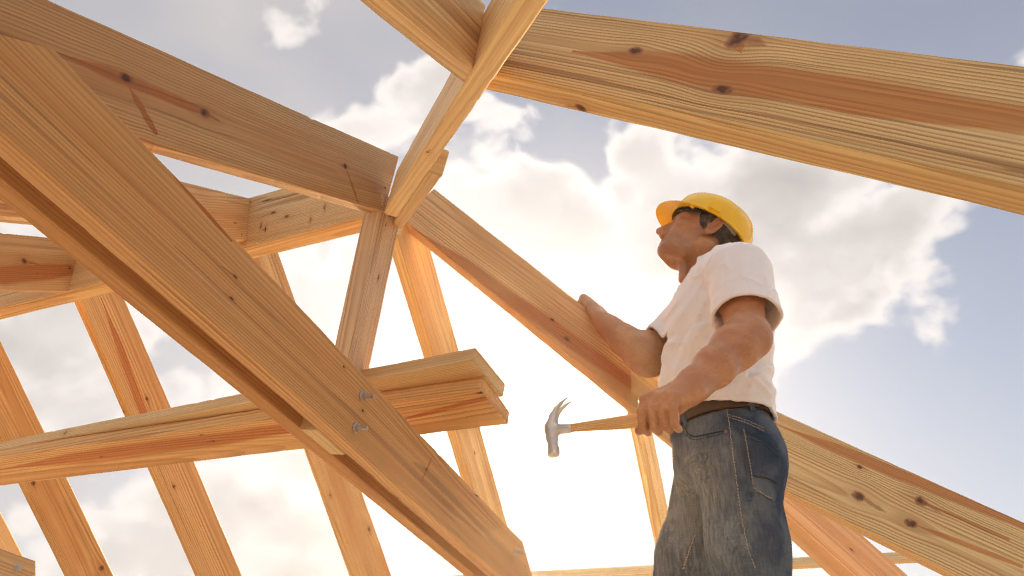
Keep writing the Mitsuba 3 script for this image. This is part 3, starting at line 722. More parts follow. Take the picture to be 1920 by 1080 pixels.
def jeans_sdf(p):
    t, over = stack(p, JEANS, 2.2)
    z0, z1 = JEANS[-1][0], JEANS[0][0]
    lo, hi = min(z0, z1), max(z0, z1)
    d = smax(t, lo - p[:, 2], 0.05)
    leg = chain(p, [(HIP_L + np.array([0.006, 0, 0.02]), 0.097), ((HIP_L * 0.55 + KNEE_L * 0.45) + np.array([0.006, 0, 0]), 0.083), (KNEE_L, 0.071), ((KNEE_L + ANK_L) / 2, 0.071), (ANK_L, 0.068)], 0.04)
    d = smin(d, leg, 0.03)
    leg = chain(p, [(HIP_R, 0.088), ((HIP_R * 0.5 + KNEE_R * 0.5), 0.080), (KNEE_R, 0.068), ((KNEE_R + ANK_R) / 2, 0.070), (ANK_R, 0.068)], 0.04)
    d = smin(d, leg, 0.006)
    d = smin(d, ell(p, (0.5489, 1.8000, 0.8752), (0.075, 0.085, 0.080)), 0.04)
    d = smin(d, ell(p, (0.5793, 1.9700, 0.9295), (0.075, 0.085, 0.080)), 0.04)
    # crease rolls under the seat, whisker folds at the hip, slack above the knee
    q = p * np.array([10.0, 10.0, 8.0])
    n1 = meshkit.fbm(q, 3, 17)
    d = d + 0.010 * (np.abs(2 * n1 - 1) - 0.2) * (0.4 + np.clip((0.95 - p[:, 2]) / 0.2, 0, 1) * 0.6)
    for a, b, amp, w in (((0.6045, 1.8400, 0.8161), (0.4955, 1.7200, 0.7538), 0.008, 0.010), ((0.3818, 1.8000, 0.8354), (0.4521, 1.7100, 0.8322), 0.004, 0.008), ((0.3842, 1.8400, 0.8726), (0.4359, 1.7200, 0.8714), 0.004, 0.007),
                         ((0.4841, 1.7000, 0.7097), (0.4022, 1.7000, 0.6770), 0.006, 0.009), ((0.4708, 1.7000, 0.6557), (0.4000, 1.7000, 0.6137), 0.006, 0.010), ((0.6002, 1.8400, 0.7673), (0.5154, 1.7200, 0.6979), 0.006, 0.010),
                         ((0.4147, 1.8600, 0.7542), (0.3763, 1.9200, 0.8193), 0.005, 0.009), ((0.5738, 1.7600, 0.8175), (0.4978, 1.7000, 0.7655), 0.005, 0.008)):
        c = cone(p, a, b, 0.0, 0.0)
        d = d + amp * (2.1 * np.exp(-(c / w) ** 2) - 0.9 * np.exp(-((c - 1.9 * w) / w) ** 2))
    d = smax(d, p[:, 2] - hi - 0.10 * (p[:, 0] - 0.50), 0.004)
    d = smax(d, 0.075 - p[:, 2], 0.004)
    return d


TOPZ = SHIRT[0][0]


def skin_colour(p, n, uv):
    a = fbm(p.x * 38, p.y * 38, p.z * 38, 4)
    b = noise(p.x * 330, p.y * 330, p.z * 330)
    c = mix((0.40, 0.170, 0.072), (0.46, 0.205, 0.092), smoothstep(0.3, 0.7, a))
    c = mix(c, mi.Color3f(0.38, 0.125, 0.058), smoothstep(0.55, 0.75, noise(p.x * 26 + 9, p.y * 26, p.z * 26)) * 0.3)
    # stubble along the jaw and lip, darker lips (places of the head itself)
    q = p - mi.Vector3f(*HO.tolist())
    hx, hy, hz = dr.dot(q, mi.Vector3f(*HF.tolist())), dr.abs(dr.dot(q, mi.Vector3f(*HL.tolist()))), dr.dot(q, mi.Vector3f(*HU.tolist()))
    beard = smoothstep(-0.045, -0.062, hz) * smoothstep(-0.135, -0.120, hz) * smoothstep(0.0, 0.02, hx)
    c = mix(c, mi.Color3f(0.20, 0.12, 0.085), beard * 0.45 * smoothstep(0.35, 0.65, noise(p.x * 620, p.y * 620, p.z * 620)))
    lips = 1 - smoothstep(0.8, 1.1, dr.sqrt(dr.square((hx - 0.100) / 0.013) + dr.square(hy / 0.022) + dr.square((hz + 0.070) / 0.013)))
    c = mix(c, mi.Color3f(0.34, 0.10, 0.07), lips * 0.7)
    return c * (0.90 + 0.2 * b)


def denim(p, n, uv):
    warp = noise(p.x * 760 + 2 * noise(p.z * 30), p.y * 760, p.z * 45)
    weft = noise(p.x * 70, p.y * 70, p.z * 900)
    slub = fbm(p.x * 190, p.y * 190, p.z * 30, 3)
    fade = fbm(p.x * 13 + 3, p.y * 13, p.z * 9, 4)
    thigh = dr.exp(-dr.square((p.x - 0.415) / 0.085) - dr.square((p.z - 0.74) / 0.20))     # wear of the dye on the front of the thigh
    worn = dr.clip(smoothstep(0.40, 0.62, fade) * 0.35 + thigh * (0.50 + 0.45 * smoothstep(0.3, 0.7, slub)), 0, 1)
    c = mix((0.026, 0.050, 0.095), (0.25, 0.285, 0.30), worn * 0.85)
    return c * (0.55 + 0.5 * warp + 0.25 * weft + 0.3 * (slub - 0.5))


def cotton(p, n, uv):
    w = noise(p.x * 420, p.y * 420, p.z * 420)
    return mi.Color3f(0.86, 0.83, 0.84) * (0.95 + 0.08 * w)


def leather(p, n, uv):
    return mix((0.055, 0.022, 0.014), (0.10, 0.042, 0.026), fbm(p.x * 60, p.y * 60, p.z * 200, 3)) * (0.85 + 0.3 * noise(p.x * 700, p.y * 700, p.z * 700))


def hair_colour(p, n, uv):
    q = p - mi.Vector3f(*HO.tolist())
    a, b, c = dr.dot(q, mi.Vector3f(*HF.tolist())), dr.dot(q, mi.Vector3f(*HL.tolist())), dr.dot(q, mi.Vector3f(*HU.tolist()))
    s = noise((a + c * 0.6) * 520, b * 520, (c - a * 0.4) * 45)
    return mix((0.035, 0.020, 0.013), (0.20, 0.125, 0.075), smoothstep(0.45, 0.95, s))


def ash_wood(p, n, uv):
    q = p - mi.Vector3f(*HAM_A.tolist())
    a, b, c = dr.dot(q, mi.Vector3f(*HX.tolist())), dr.dot(q, mi.Vector3f(*HY.tolist())), dr.dot(q, mi.Vector3f(*HZ.tolist()))
    t = (c + 0.004 * fbm(a * 9, b * 60, 0.0, 2)) * 330
    g = smoothstep(0.3, 0.9, t - dr.floor(t))
    return mix((0.74, 0.46, 0.20), (0.50, 0.25, 0.09), g * 0.75) * (0.8 + 0.4 * noise(a * 12, c * 900, b * 900))


for nm, fn, ro, sp in (('skin', skin_colour, 0.36, 0.55), ('denim', denim, 0.85, 0.15), ('cotton', cotton, 0.9, 0.1), ('leather', leather, 0.5, 0.4), ('hair', hair_colour, 0.5, 0.4), ('ash', ash_wood, 0.5, 0.4)):
    scene['mat_' + nm] = {'type': 'twosided', 'b': {'type': 'principled', 'base_color': mikit.proc(fn), 'roughness': ro, 'specular': sp}}
for nm, col, ro in (('hat', (0.95, 0.55, 0.004), 0.22), ('band', (0.42, 0.37, 0.31), 0.7), ('black_band', (0.03, 0.028, 0.026), 0.6), ('thread', (0.50, 0.41, 0.31), 0.8), ('dark_thread', (0.03, 0.035, 0.05), 0.8), ('eye', (0.38, 0.33, 0.30), 0.25), ('iris', (0.07, 0.05, 0.035), 0.2), ('copper', (0.45, 0.16, 0.09), 0.4)):
    scene['mat_' + nm] = {'type': 'twosided', 'b': {'type': 'principled', 'base_color': {'type': 'rgb', 'value': list(col)}, 'roughness': ro, 'specular': 0.5}}

box = lambda *pts: (np.min(pts, 0), np.max(pts, 0))
body = mesh_sdf(body_sdf, (0.12, 1.34, 0.80), (0.74, 2.16, 1.70), 0.0034, 3)
add('person', body, 'mat_skin', smooth=True, label='tanned man in a white t-shirt and jeans looking up with a hammer in his hand', category='person')
shirt = mesh_sdf(shirt_sdf, (0.28, 1.50, 0.95), (0.76, 2.14, 1.52), 0.0033, 2)
add('person__t_shirt', shirt, 'mat_cotton', smooth=True, label='loose white t-shirt with short wide sleeves')
jeans = mesh_sdf(jeans_sdf, (0.22, 1.60, 0.04), (0.74, 2.14, 1.06), 0.0045, 3)
add('person__jeans', jeans, 'mat_denim', smooth=True, label='faded dark blue jeans')


# --- hair, brows, eyes
def hair_sdf(p):
    q = to_head(p)
    m = np.abs(q[:, 1])
    st = meshkit.noise(np.stack([(q[:, 0] + q[:, 2] * 0.6) * 260, q[:, 1] * 260, q[:, 2] * 40], -1), 3)
    d = ell(q, (-0.013, 0, 0.035), (0.095, 0.0805, 0.083)) - 0.004 * st
    d = smin(d, ell(q, (-0.074, 0, -0.036), (0.045, 0.071, 0.054)) - 0.004 * st, 0.02)
    front = q[:, 0] - (0.040 + 0.25 * np.clip(q[:, 2] - 0.02, -0.05, 0.05)) + 0.006 * st
    low = np.where(q[:, 0] > -0.012, -0.012, -0.012 - 0.068 * np.clip((-0.012 - q[:, 0]) / 0.02, 0, 1)) - q[:, 2] + 0.008 * (st - 0.5)
    d = np.maximum(d, np.maximum(front, low))
    earhole = ell(np.stack([q[:, 0], m, q[:, 2]], -1), (-0.008, 0.085, -0.006), (0.020, 0.02, 0.030))
    return np.maximum(d, -earhole)


hr = mesh_sdf(hair_sdf, HO - 0.15, HO + 0.17, 0.0026, 1)
add('person__hair', hr, 'mat_hair', smooth=True, label='short dark brown hair')
rng = np.random.default_rng(5)
tufts = []
hv = np.array(hr.vertices)
hq = to_head(hv)
pick = np.where((hq[:, 0] < 0.03) & (hq[:, 2] < 0.012 + 0.25 * np.minimum(hq[:, 0], 0)) & (hq[:, 2] > -0.08))[0]
for i in rng.choice(pick, 420):
    b0 = hv[i]
    sgn = 1 if hq[i, 1] > 0 else -1
    dirn = -HF * rng.uniform(0.5, 1.0) - HU * rng.uniform(0.2, 0.9) + HL * sgn * rng.uniform(0.05, 0.35)
    ln_ = rng.uniform(0.012, 0.028)
    c = b0 + ln(dirn) * ln_ * np.array([0, 0.35, 0.7, 1.0])[:, None] - HU * (np.array([0, 0.02, 0.1, 0.25])[:, None] * ln_)
    tufts.append(tube(c, [0.0011, 0.001, 0.0008, 0.0003], 3))
add('person__hair__strands', trimesh.util.concatenate(tufts), 'mat_hair', smooth=False, kind='stuff', label='loose strands of brown hair')
for s, sfx in ((1, ''), (-1, '_001')):
    br = mesh_sdf(lambda p: np.minimum(cone(p, head_pt(0.0965, 0.014 * s, 0.027), head_pt(0.090, 0.036 * s, 0.033), 0.0042, 0.0036), cone(p, head_pt(0.090, 0.036 * s, 0.033), head_pt(0.076, 0.051 * s, 0.026), 0.0036, 0.002)), head_pt(0.09, 0.03 * s, 0.03) - 0.05, head_pt(0.09, 0.03 * s, 0.03) + 0.05, 0.0016, 1)
    add('person__eyebrow' + sfx, br, 'mat_hair', smooth=True)
    e = trimesh.creation.icosphere(3, 0.0122)
    e.apply_translation(head_pt(0.0792, 0.0315 * s, 0.0015))
    add('person__eye' + sfx, e, 'mat_eye', smooth=True)
    e = trimesh.creation.icosphere(3, 0.0062)
    e.apply_translation(head_pt(0.0862, 0.0305 * s, 0.0035))
    add('person__eye' + sfx + '__iris', e, 'mat_iris', smooth=True)

# --- belt with its loops
R0 = JEANS[0]


def waist(th, grow, z):
    c, s_ = np.cos(th), np.sin(th)
    e = 2 / 2.2
    return np.stack([R0[1] + (R0[3] + grow) * np.sign(c) * np.abs(c) ** e, R0[2] + (R0[4] + grow) * np.sign(s_) * np.abs(s_) ** e, z + 0.10 * (R0[3] * c + R0[1] - 0.50)], -1)


def hoop(grow0, grow1, z0, z1, th):
    rings = [waist(th, grow0, z0), waist(th, grow1, z0), waist(th, grow1, z1), waist(th, grow0, z1)]
    n = len(th)
    V = np.vstack(rings)
    F = []
    for k in range(4):
        for i in range(n - 1):
            a, b = k * n + i, ((k + 1) % 4) * n + i
            F += [(a, a + 1, b + 1), (a, b + 1, b)]
    for i in (0, n - 1):
        F += [(i, n + i, 2 * n + i), (i, 2 * n + i, 3 * n + i)]
    m = trimesh.Trimesh(V, F, process=False)
    m.fix_normals()
    return m


ZB = R0[0]
add('person__belt', hoop(-0.004, 0.0065, ZB + 0.001, ZB + 0.037, np.linspace(0, 2 * np.pi, 91)), 'mat_leather', smooth=40, label='dark brown leather belt')
for th, sfx in ((-1.28, ''), (-2.55, '_001'), (-0.25, '_002')):
    add('person__jeans__belt_loop' + sfx, hoop(0.0068, 0.0095, ZB - 0.012, ZB + 0.043, np.linspace(th - 0.045, th + 0.045, 6)), 'mat_denim', smooth=False)
    for q in (-0.03, 0.03):
        pass

# --- pockets, seams and rivet, laid on the cloth
from scipy.spatial import cKDTree
CLOTH = {}
for nm, ms in (('jeans', jeans), ('shirt', shirt)):
    CLOTH[nm] = (np.array(ms.vertices), np.array(ms.vertex_normals), cKDTree(np.array(ms.vertices)))


def snap(pts, off, cloth='jeans'):
    JV, JN, JT = CLOTH[cloth]
    d, i = JT.query(pts, k=6)
    w = 1 / (d + 0.001)
    w /= w.sum(1, keepdims=True)
    v = (JV[i] * w[..., None]).sum(1)
    nn = (JN[i] * w[..., None]).sum(1)
    nn /= np.linalg.norm(nn, axis=1, keepdims=True)
    return v + nn * off, nn


def patch(corner_rows, off, n=26):
    """A sheet of cloth, 2.5 mm thick, over the jeans between rows of points."""
    rows = [spline(r, n) if len(r) > 2 else np.linspace(r[0], r[1], n) for r in corner_rows]
    rows = np.array(rows)
    g = np.stack([spline(rows[:, i], n) for i in range(n)], 0)
    top, nn = snap(g.reshape(-1, 3), off)
    bot = top - nn * (off + 0.002)
    idx = np.arange(n * n).reshape(n, n)
    q = np.stack([idx[:-1, :-1], idx[1:, :-1], idx[1:, 1:], idx[:-1, 1:]], -1).reshape(-1, 4)
    F = np.vstack([q[:, [0, 1, 2]], q[:, [0, 2, 3]]])
    edge = np.r_[idx[0, :], idx[1:, -1], idx[-1, -2::-1], idx[-2::-1, 0]]
    N = n * n
    S = []
    for a, b in zip(edge, np.r_[edge[1:], edge[:1]]):
        S += [(a, b, b + N), (a, b + N, a + N)]
    m = trimesh.Trimesh(np.vstack([top, bot]), np.vstack([F, F[:, ::-1] + N, S]), process=False)
    return m


def stitch(name, pts, mat='mat_thread', r=0.0009, off=0.0012, dash=0.0062, **lab):
    """A run of thread: short proud stitches along a line on the cloth."""
    p = spline(np.array(pts), 200) if len(pts) > 2 else np.linspace(pts[0], pts[1], 200)
    p, nn = snap(p, off)
    u = np.r_[0, np.cumsum(np.linalg.norm(np.diff(p, axis=0), axis=1))]
    ms = []
    for a in np.arange(0, u[-1] - dash, dash * 1.25):
        seg = np.stack([np.interp(np.linspace(a, a + dash, 4), u, p[:, k]) for k in range(3)], -1)
        ms.append(tube(seg, [r * 0.6, r, r, r * 0.6], 5))
    return add(name, trimesh.util.concatenate(ms), mat, smooth=False, kind='stuff', **lab)


add('person__jeans__back_pocket', patch([[(0.5153, 1.7116, 0.9226), (0.5523, 1.7066, 0.9010), (0.5881, 1.7183, 0.8757)], [(0.5151, 1.7009, 0.8507), (0.5498, 1.7064, 0.8405), (0.5894, 1.7307, 0.8338)], [(0.5146, 1.6994, 0.7882), (0.5350, 1.7034, 0.7732), (0.5580, 1.7145, 0.7626)]], 0.0035), 'mat_denim', smooth=30)
stitch('person__jeans__pocket_seam', [(0.5158, 1.7103, 0.9197), (0.5151, 1.7009, 0.8507), (0.5151, 1.6999, 0.7906)], off=0.005)
stitch('person__jeans__pocket_seam_001', [(0.5156, 1.6995, 0.7870), (0.5339, 1.7029, 0.7742), (0.5546, 1.7129, 0.7656)], off=0.005)
stitch('person__jeans__pocket_seam_002', [(0.5178, 1.7077, 0.9137), (0.5509, 1.7046, 0.8954), (0.5856, 1.7169, 0.8703)], 'mat_dark_thread', off=0.005)
stitch('person__jeans__pocket_seam_003', [(0.5183, 1.7034, 0.8999), (0.5504, 1.7015, 0.8822), (0.5855, 1.7189, 0.8589)], 'mat_dark_thread', off=0.005)
stitch('person__jeans__pocket_seam_004', [(0.5182, 1.7023, 0.8145), (0.5435, 1.7083, 0.8116), (0.5750, 1.7263, 0.8041)], 'mat_dark_thread', r=0.0022, off=0.005)
stitch('person__jeans__side_seam', [(0.4942, 1.7447, 0.9836), (0.4886, 1.7181, 0.9250), (0.4841, 1.7072, 0.8671), (0.4839, 1.7069, 0.8077), (0.4812, 1.6973, 0.7255), (0.4835, 1.6929, 0.6648), (0.4961, 1.6995, 0.6209)])
stitch('person__jeans__yoke_seam', [(0.4955, 1.7379, 0.9680), (0.5312, 1.7258, 0.9493), (0.5686, 1.7214, 0.9262)])
stitch('person__jeans__yoke_seam_001', [(0.4950, 1.7350, 0.9605), (0.5287, 1.7208, 0.9411), (0.5671, 1.7169, 0.9171)])
stitch('person__jeans__front_pocket_seam', [(0.4087, 1.8067, 0.9612), (0.4164, 1.7890, 0.9365), (0.4417, 1.7457, 0.9236), (0.4795, 1.7206, 0.9234)], 'mat_dark_thread', r=0.0018)
stitch('person__jeans__front_pocket_seam_001', [(0.4074, 1.8097, 0.9557), (0.4155, 1.7887, 0.9287), (0.4401, 1.7432, 0.9152), (0.4779, 1.7182, 0.9163)], 'mat_dark_thread')
stitch('person__jeans__inseam', [(0.4268, 1.9119, 0.7386), (0.4093, 1.9140, 0.7004), (0.3919, 1.9299, 0.6596)], r=0.0016)
rv = trimesh.creation.icosphere(2, 0.004)
rv.apply_translation(snap(np.array([(0.4788, 1.7195, 0.9205)]), 0.001)[0][0])
add('person__jeans__rivet', rv, 'mat_copper', smooth=True)

def seam(name, pts, r=0.0016, gap=None):
    p = spline(np.array(pts), 120)
    p, nn = snap(p, 0.0004, 'shirt')
    k = np.ones(5) / 5
    p = np.stack([np.convolve(np.pad(p[:, a], 2, 'edge'), k, 'valid') for a in range(3)], -1)
    return add(name, tube(p, r, 6), 'mat_cotton', smooth=50)


seam('person__t_shirt__sleeve_seam', [(0.4918, 1.6576, 1.3501), (0.4700, 1.6752, 1.3121), (0.4595, 1.7020, 1.2751), (0.4530, 1.6944, 1.2221), (0.4601, 1.6993, 1.1872)])
seam('person__t_shirt__hem_seam', [(0.4720, 2.0255, 1.1028), (0.4538, 1.7246, 1.0096), (0.5129, 1.7153, 1.0097), (0.6258, 1.9024, 1.0612)], 0.0011)

# --- boots (below the frame)
for k, (a, kn, sfx) in enumerate(((ANK_L, KNEE_L, ''), (ANK_R, KNEE_R, '_001'))):
    heel, toe = np.array([a[0] + 0.03, a[1], 0.045]), np.array([a[0] - 0.17, a[1] + 0.01, 0.038])
    bt = mesh_sdf(lambda p: smax(smin(cone(p, a + np.array([0, 0, 0.05]), np.array([a[0] + 0.01, a[1], 0.07]), 0.052, 0.050), cone(p, heel, toe, 0.044, 0.040), 0.03), 0.004 - p[:, 2], 0.004), np.array([a[0] - 0.26, a[1] - 0.1, -0.01]), np.array([a[0] + 0.12, a[1] + 0.1, 0.26]), 0.006, 2)
    add('person__boot' + sfx, bt, 'mat_leather', smooth=True)

# ---------------------------------------------------------------- hard hat
HATP = math.radians(37)
CF, CL, CU = np.array([-math.cos(HATP), 0.0, math.sin(HATP)]), HL, np.array([math.sin(HATP), 0.0, math.cos(HATP)])
CO = head_pt(0.002, 0, 0.030)


def hat_pt(q):
    q = np.asarray(q, float)
    return CO + q[..., 0:1] * CF + q[..., 1:2] * CL + q[..., 2:3] * CU


def hat_mesh(n=144):
    th = np.arange(n) * 2 * np.pi / n
    c, s = np.cos(th), np.sin(th)
    A, B, H = 0.114, 0.096, 0.100
    brim = 0.034 * np.clip((c - 0.22) / 0.78, 0, 1) ** 0.8
    rows = []
    for f in np.linspace(0.02, 1, 26):
        ph = f * np.pi / 2
        rr, zz = np.sin(ph) ** 0.86, np.cos(ph) ** 0.9
        x, y, z = A * rr * c, B * rr * s, np.full(n, H * zz)
        side = np.exp(-(y / 0.0085) ** 2) + 0.8 * np.exp(-((np.abs(y) - 0.034) / 0.0065) ** 2)
        bump = 0.006 * side * np.clip((0.93 - f) / 0.2, 0, 1) * np.clip((f - 0.05) / 0.1, 0, 1)
        nrm = np.stack([x / A ** 2, y / B ** 2, z / H ** 2], -1)
        nrm /= np.linalg.norm(nrm, axis=1, keepdims=True) + 1e-9
        rows.append(np.stack([x, y, z], -1) + nrm * bump[:, None])
    out = lambda g, z, dz=0: np.stack([(A + g + brim * 1.0) * c, (B + g + brim * 0.35) * s, z - brim * 0.30 + 0 * c], -1)
    rows += [np.stack([(A + 0.001) * c, (B + 0.001) * s, 0 * c - 0.006], -1),
             np.stack([(A + 0.004 + brim * 0.12) * c, (B + 0.004) * s, -0.008 - brim * 0.06], -1),
             np.stack([(A + 0.004 + brim * 0.55) * c, (B + 0.004 + brim * 0.25) * s, -0.008 - brim * 0.14], -1),
             out(0.006, -0.008), out(0.0075, -0.010), out(0.0065, -0.0125), out(0.004, -0.0115),
             np.stack([(A + 0.001 + brim * 0.5) * c, (B + 0.0 + brim * 0.2) * s, -0.0115 - brim * 0.14], -1),
             np.stack([(A - 0.004) * c, (B - 0.004) * s, 0 * c - 0.009], -1)]
    for f in np.linspace(1, 0.02, 14):
        ph = f * np.pi / 2
        rr, zz = np.sin(ph) ** 0.86, np.cos(ph) ** 0.9
        rows.append(np.stack([(A - 0.005) * rr * c, (B - 0.005) * rr * s, np.full(n, (H - 0.005) * zz)], -1))
    R = len(rows)
    V = hat_pt(np.vstack(rows))
    F = []
    j = np.arange(n)
    for i in range(R - 1):
        a, b, cc, d = i * n + j, i * n + (j + 1) % n, (i + 1) * n + (j + 1) % n, (i + 1) * n + j
        F += [np.stack([a, d, cc], -1), np.stack([a, cc, b], -1)]
    F = np.vstack(F)
    cap0, cap1 = len(V), len(V) + 1
    V = np.vstack([V, hat_pt(np.array([[0, 0, H + 0.006], [0, 0, H - 0.005]]))])
    F = np.vstack([F, np.stack([np.full(n, cap0), j, (j + 1) % n], -1), np.stack([np.full(n, cap1), (R - 1) * n + (j + 1) % n, (R - 1) * n + j], -1)])
    m = trimesh.Trimesh(V, F, process=False)
    m.fix_normals()
    return m


labels['hard_hat'] = {'label': 'yellow hard hat with a short peak worn by the man', 'category': 'hard hat'}
add('hard_hat__shell', hat_mesh(), 'mat_hat', smooth=50)
for s, sfx in ((1, ''), (-1, '_001')):
    b = trimesh.creation.box((0.036, 0.012, 0.018))
    b = b.subdivide()
    b.vertices = hat_pt(np.array(b.vertices) + np.array([0.006, s * 0.0945, 0.010]))
    b.fix_normals()
    add('hard_hat__accessory_slot' + sfx, b, 'mat_hat', smooth=False)
    b = trimesh.creation.cylinder(0.0065, 0.006, sections=20, transform=trimesh.transformations.rotation_matrix(math.pi / 2, [1, 0, 0]))
    b.vertices = hat_pt(np.array(b.vertices) + np.array([0.062, s * 0.0835, -0.012]))
    b.fix_normals()
    add('hard_hat__clip' + sfx, b, 'mat_hat', smooth=40)


def band(th0, th1, z0, z1, A, B, drop=0.0):
    th = np.linspace(th0, th1, 60)
    r = []
    for g, z in ((0, z0), (0.003, z0), (0.003, z1), (0, z1)):
        c, s = np.cos(th), np.sin(th)
        r.append(np.stack([(A + g) * c, (B + g) * s, z - drop * np.clip(-c, 0, 1)], -1))
    n = len(th)
    V = hat_pt(np.vstack(r))
    F = []
    for k in range(4):
        a = k * n + np.arange(n - 1)
        b = ((k + 1) % 4) * n + np.arange(n - 1)
        F += [np.stack([a, a + 1, b + 1], -1), np.stack([a, b + 1, b], -1)]
    m = trimesh.Trimesh(V, np.vstack(F), process=False)
    m.fix_normals()
    return m


add('hard_hat__headband', band(math.radians(105), math.radians(255), -0.010, 0.008, 0.101, 0.0862, 0.008), 'mat_band', smooth=40, label='grey beige headband behind the ear')
add('hard_hat__sweatband', band(math.radians(-70), math.radians(70), -0.016, 0.012, 0.100, 0.0835), 'mat_black_band', smooth=40, label='black sweatband over the brow')

# ---------------------------------------------------------------- hammer
labels['hammer'] = {'label': 'claw hammer with wooden handle held in the near hand of the man', 'category': 'hammer'}


def handle_mesh():
    L = np.linalg.norm(fist(0.027, 0, 0) - HAM_A)
    st = np.linspace(-0.012, 1, 40)
    V, n = [], 20
    ang = np.arange(n) * 2 * np.pi / n
    for f in st:
        x = f * L
        h = 0.0085 + 0.0055 * float(np.clip((f - 0.05) / 0.5, 0, 1)) + 0.0015 * float(np.clip((f - 0.85) / 0.15, 0, 1))
        w = 0.0070 + 0.0035 * float(np.clip((f - 0.05) / 0.5, 0, 1))
        V.append(HAM_A + HX * x + HZ * (h * np.cos(ang))[:, None] + HY * (w * np.sin(ang))[:, None])
    V = np.vstack(V)
    F = []
    j = np.arange(n)
    for i in range(len(st) - 1):
        a, b, c, d = i * n + j, i * n + (j + 1) % n, (i + 1) * n + (j + 1) % n, (i + 1) * n + j
        F += [np.stack([a, b, c], -1), np.stack([a, c, d], -1)]
    F = np.vstack(F + [[(0, i + 1, i) for i in range(1, n - 1)], [((len(st) - 1) * n, (len(st) - 1) * n + i, (len(st) - 1) * n + i + 1) for i in range(1, n - 1)]])
    m = trimesh.Trimesh(V, F, process=False)
    m.fix_normals()
    return m


add('hammer__handle', handle_mesh(), 'mat_ash', smooth=50, label='orange brown wooden handle')
HD = HAM_A - HX * 0.036


def head_at(x, y, z):
    return HD + HX * x + HY * y + HZ * z


def hammer_head(p):
    d = chain(p, [(head_at(0.003, 0, -0.018), 0.0130), (head_at(0, 0, 0.006), 0.0135), (head_at(0.002, 0, 0.020), 0.0100)], 0.006)
    d = smin(d, cone(p, head_at(0.0, 0, 0.0), head_at(0.040, 0, -0.001), 0.0115, 0.0098), 0.006)
    neck = cone(p, head_at(0.004, 0, -0.020), head_at(0.009, 0, -0.048), 0.0102, 0.0102)
    face = smax(cone(p, head_at(0.0085, 0, -0.040), head_at(0.0108, 0, -0.060), 0.0120, 0.0122), (p - head_at(0.0106, 0, -0.056)) @ -ln(head_at(0, 0, 0) - head_at(0.0106, 0, -0.056)), 0.001)
    face = np.maximum(face, -(p - head_at(0.0085, 0, -0.038)) @ ln(head_at(0.0106, 0, -0.056) - head_at(0.0085, 0, -0.038)))
    d = smin(smin(d, neck, 0.004), face, 0.0015)
    pts = [(0.002, 0.014), (0.003, 0.028), (0.010, 0.042), (0.021, 0.053), (0.036, 0.064)]
    rr = [0.0092, 0.0072, 0.0050, 0.0034, 0.0018]
    for s in (1, -1):
        c = chain(p, [(head_at(x, s * (0.004 + 0.005 * max(0, z - 0.02) / 0.04), z), r) for (x, z), r in zip(pts, rr)], 0.004)
        d = smin(d, c, 0.003)
    return d


hm = mesh_sdf(hammer_head, HD - 0.085, HD + 0.085, 0.0016, 1)
add('hammer__head', hm, 'mat_steel', smooth=True, label='steel claw head')

# ---------------------------------------------------------------- bolts, nails
def frame_of(name):
    P, a, s, w, h, c0, c1 = TIMBER[name]
    P, a, s = np.array(P), ln(a), np.array(s)
    s = ln(s - a * (s @ a))
    t = np.cross(s, a)
    t *= 1 if t[2] > 0 else -1
    return P, a, s, t, w, h


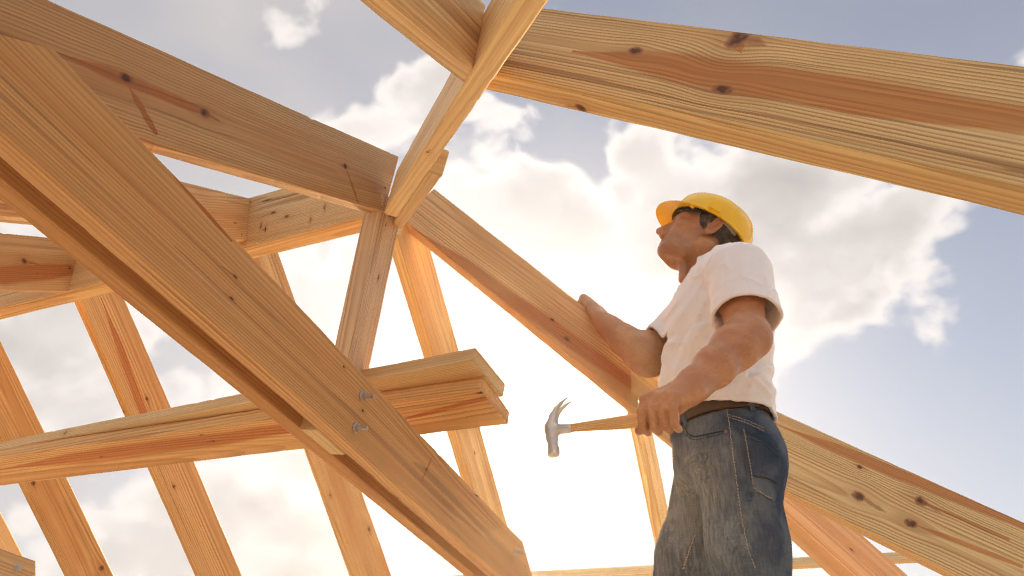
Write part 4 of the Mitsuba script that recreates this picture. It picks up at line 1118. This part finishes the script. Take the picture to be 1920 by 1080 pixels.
def bolt(holder, name, tim, x, c, rod=0.024, washer=0.0115):
    P, a, s, t, w, h = frame_of(tim)
    o = P + a * x + t * c + s * (w / 2)
    M = np.eye(4)
    M[:3, 0], M[:3, 1], M[:3, 2], M[:3, 3] = a, np.cross(s, a), s, o
    rod_m = trimesh.creation.cylinder(0.0045, rod + 0.02, sections=16)
    v = np.array(rod_m.vertices)
    rod_m.apply_translation((0, 0, rod / 2 - 0.004))
    ridges = []
    for i in range(int((rod - 0.012) / 0.0022)):
        tz = trimesh.creation.annulus(0.0040, 0.0052, 0.0011, sections=16)
        tz.apply_translation((0, 0, 0.0125 + i * 0.0022))
        ridges.append(tz)
    m = trimesh.util.concatenate([rod_m] + ridges)
    m.apply_transform(M)
    key = holder + '__' + name
    add(key, m, 'mat_steel', smooth=40)
    wa = trimesh.creation.annulus(0.0046, washer, 0.0024, sections=32)
    wa.apply_translation((0, 0, 0.0013))
    wa.apply_transform(M)
    add(key + '__washer', wa, 'mat_steel', smooth=40)
    nu = trimesh.creation.cylinder(0.0088, 0.0075, sections=6)
    nu.apply_translation((0, 0, 0.0025 + 0.0037))
    nu.apply_transform(M)
    add(key + '__nut', nu, 'mat_steel')


bolt('doubled_rafter', 'bolt', 'A', 0.910, 0.0325)
bolt('doubled_rafter', 'bolt_001', 'A', 0.923, -0.0375)
bolt('doubled_rafter', 'bolt_002', 'A', 1.938, 0.0266)
bolt('brace', 'bolt', 'S', 0.054, 0.0380, 0.012)


def nail(key, tim, x, c, face=0, r=0.0028):
    P, a, s, t, w, h = frame_of(tim)
    nrm, off, ac = ((s, w / 2, t), (-t, h / 2, s))[face]
    o = P + a * x + ac * c + nrm * off
    M = np.eye(4)
    M[:3, 0], M[:3, 1], M[:3, 2], M[:3, 3] = a, np.cross(nrm, a), nrm, o
    m = trimesh.creation.cylinder(r, 0.006, sections=14)
    m.apply_translation((0, 0, -0.0015))
    m.apply_transform(M)
    add(key, m, 'mat_nail', smooth=40)


scene['mat_nail'] = {'type': 'principled', 'base_color': {'type': 'rgb', 'value': [0.10, 0.085, 0.075]}, 'metallic': 0.6, 'roughness': 0.5}
nail('cleat__nail', 'R', 1.130, 0.0352, 1)
nail('rafter__nail', 'B', 1.059, -0.0561, 0)
nail('rafter__nail_001', 'B', 1.075, -0.0196, 0)
nail('rafter_012__nail', 'Q1', 0.416, -0.0538, 0)
nail('rafter_013__nail', 'O1', 0.264, -0.0095, 0)
nail('doubled_rafter__near_board__nail', 'A', 2.046, 0.0135, 0)


# ---------------------------------------------------------------- dusty air in front of the low sun
scene['haze_air'] = {'type': 'homogeneous', 'albedo': {'type': 'rgb', 'value': [0.95, 0.94, 0.92]}, 'sigma_t': 0.0042, 'phase': {'type': 'hg', 'g': 0.92}}
scene['haze'] = {'type': 'cube', 'to_world': T().translate([0, 0, -0.3]).scale([906, 906, 3.7]), 'bsdf': {'type': 'null'}, 'interior': {'type': 'ref', 'id': 'haze_air'}}
labels['haze'] = {'label': 'thin dusty air glowing in front of the low sun', 'kind': 'stuff'}
scene['camera']['medium'] = {'type': 'ref', 'id': 'haze_air'}
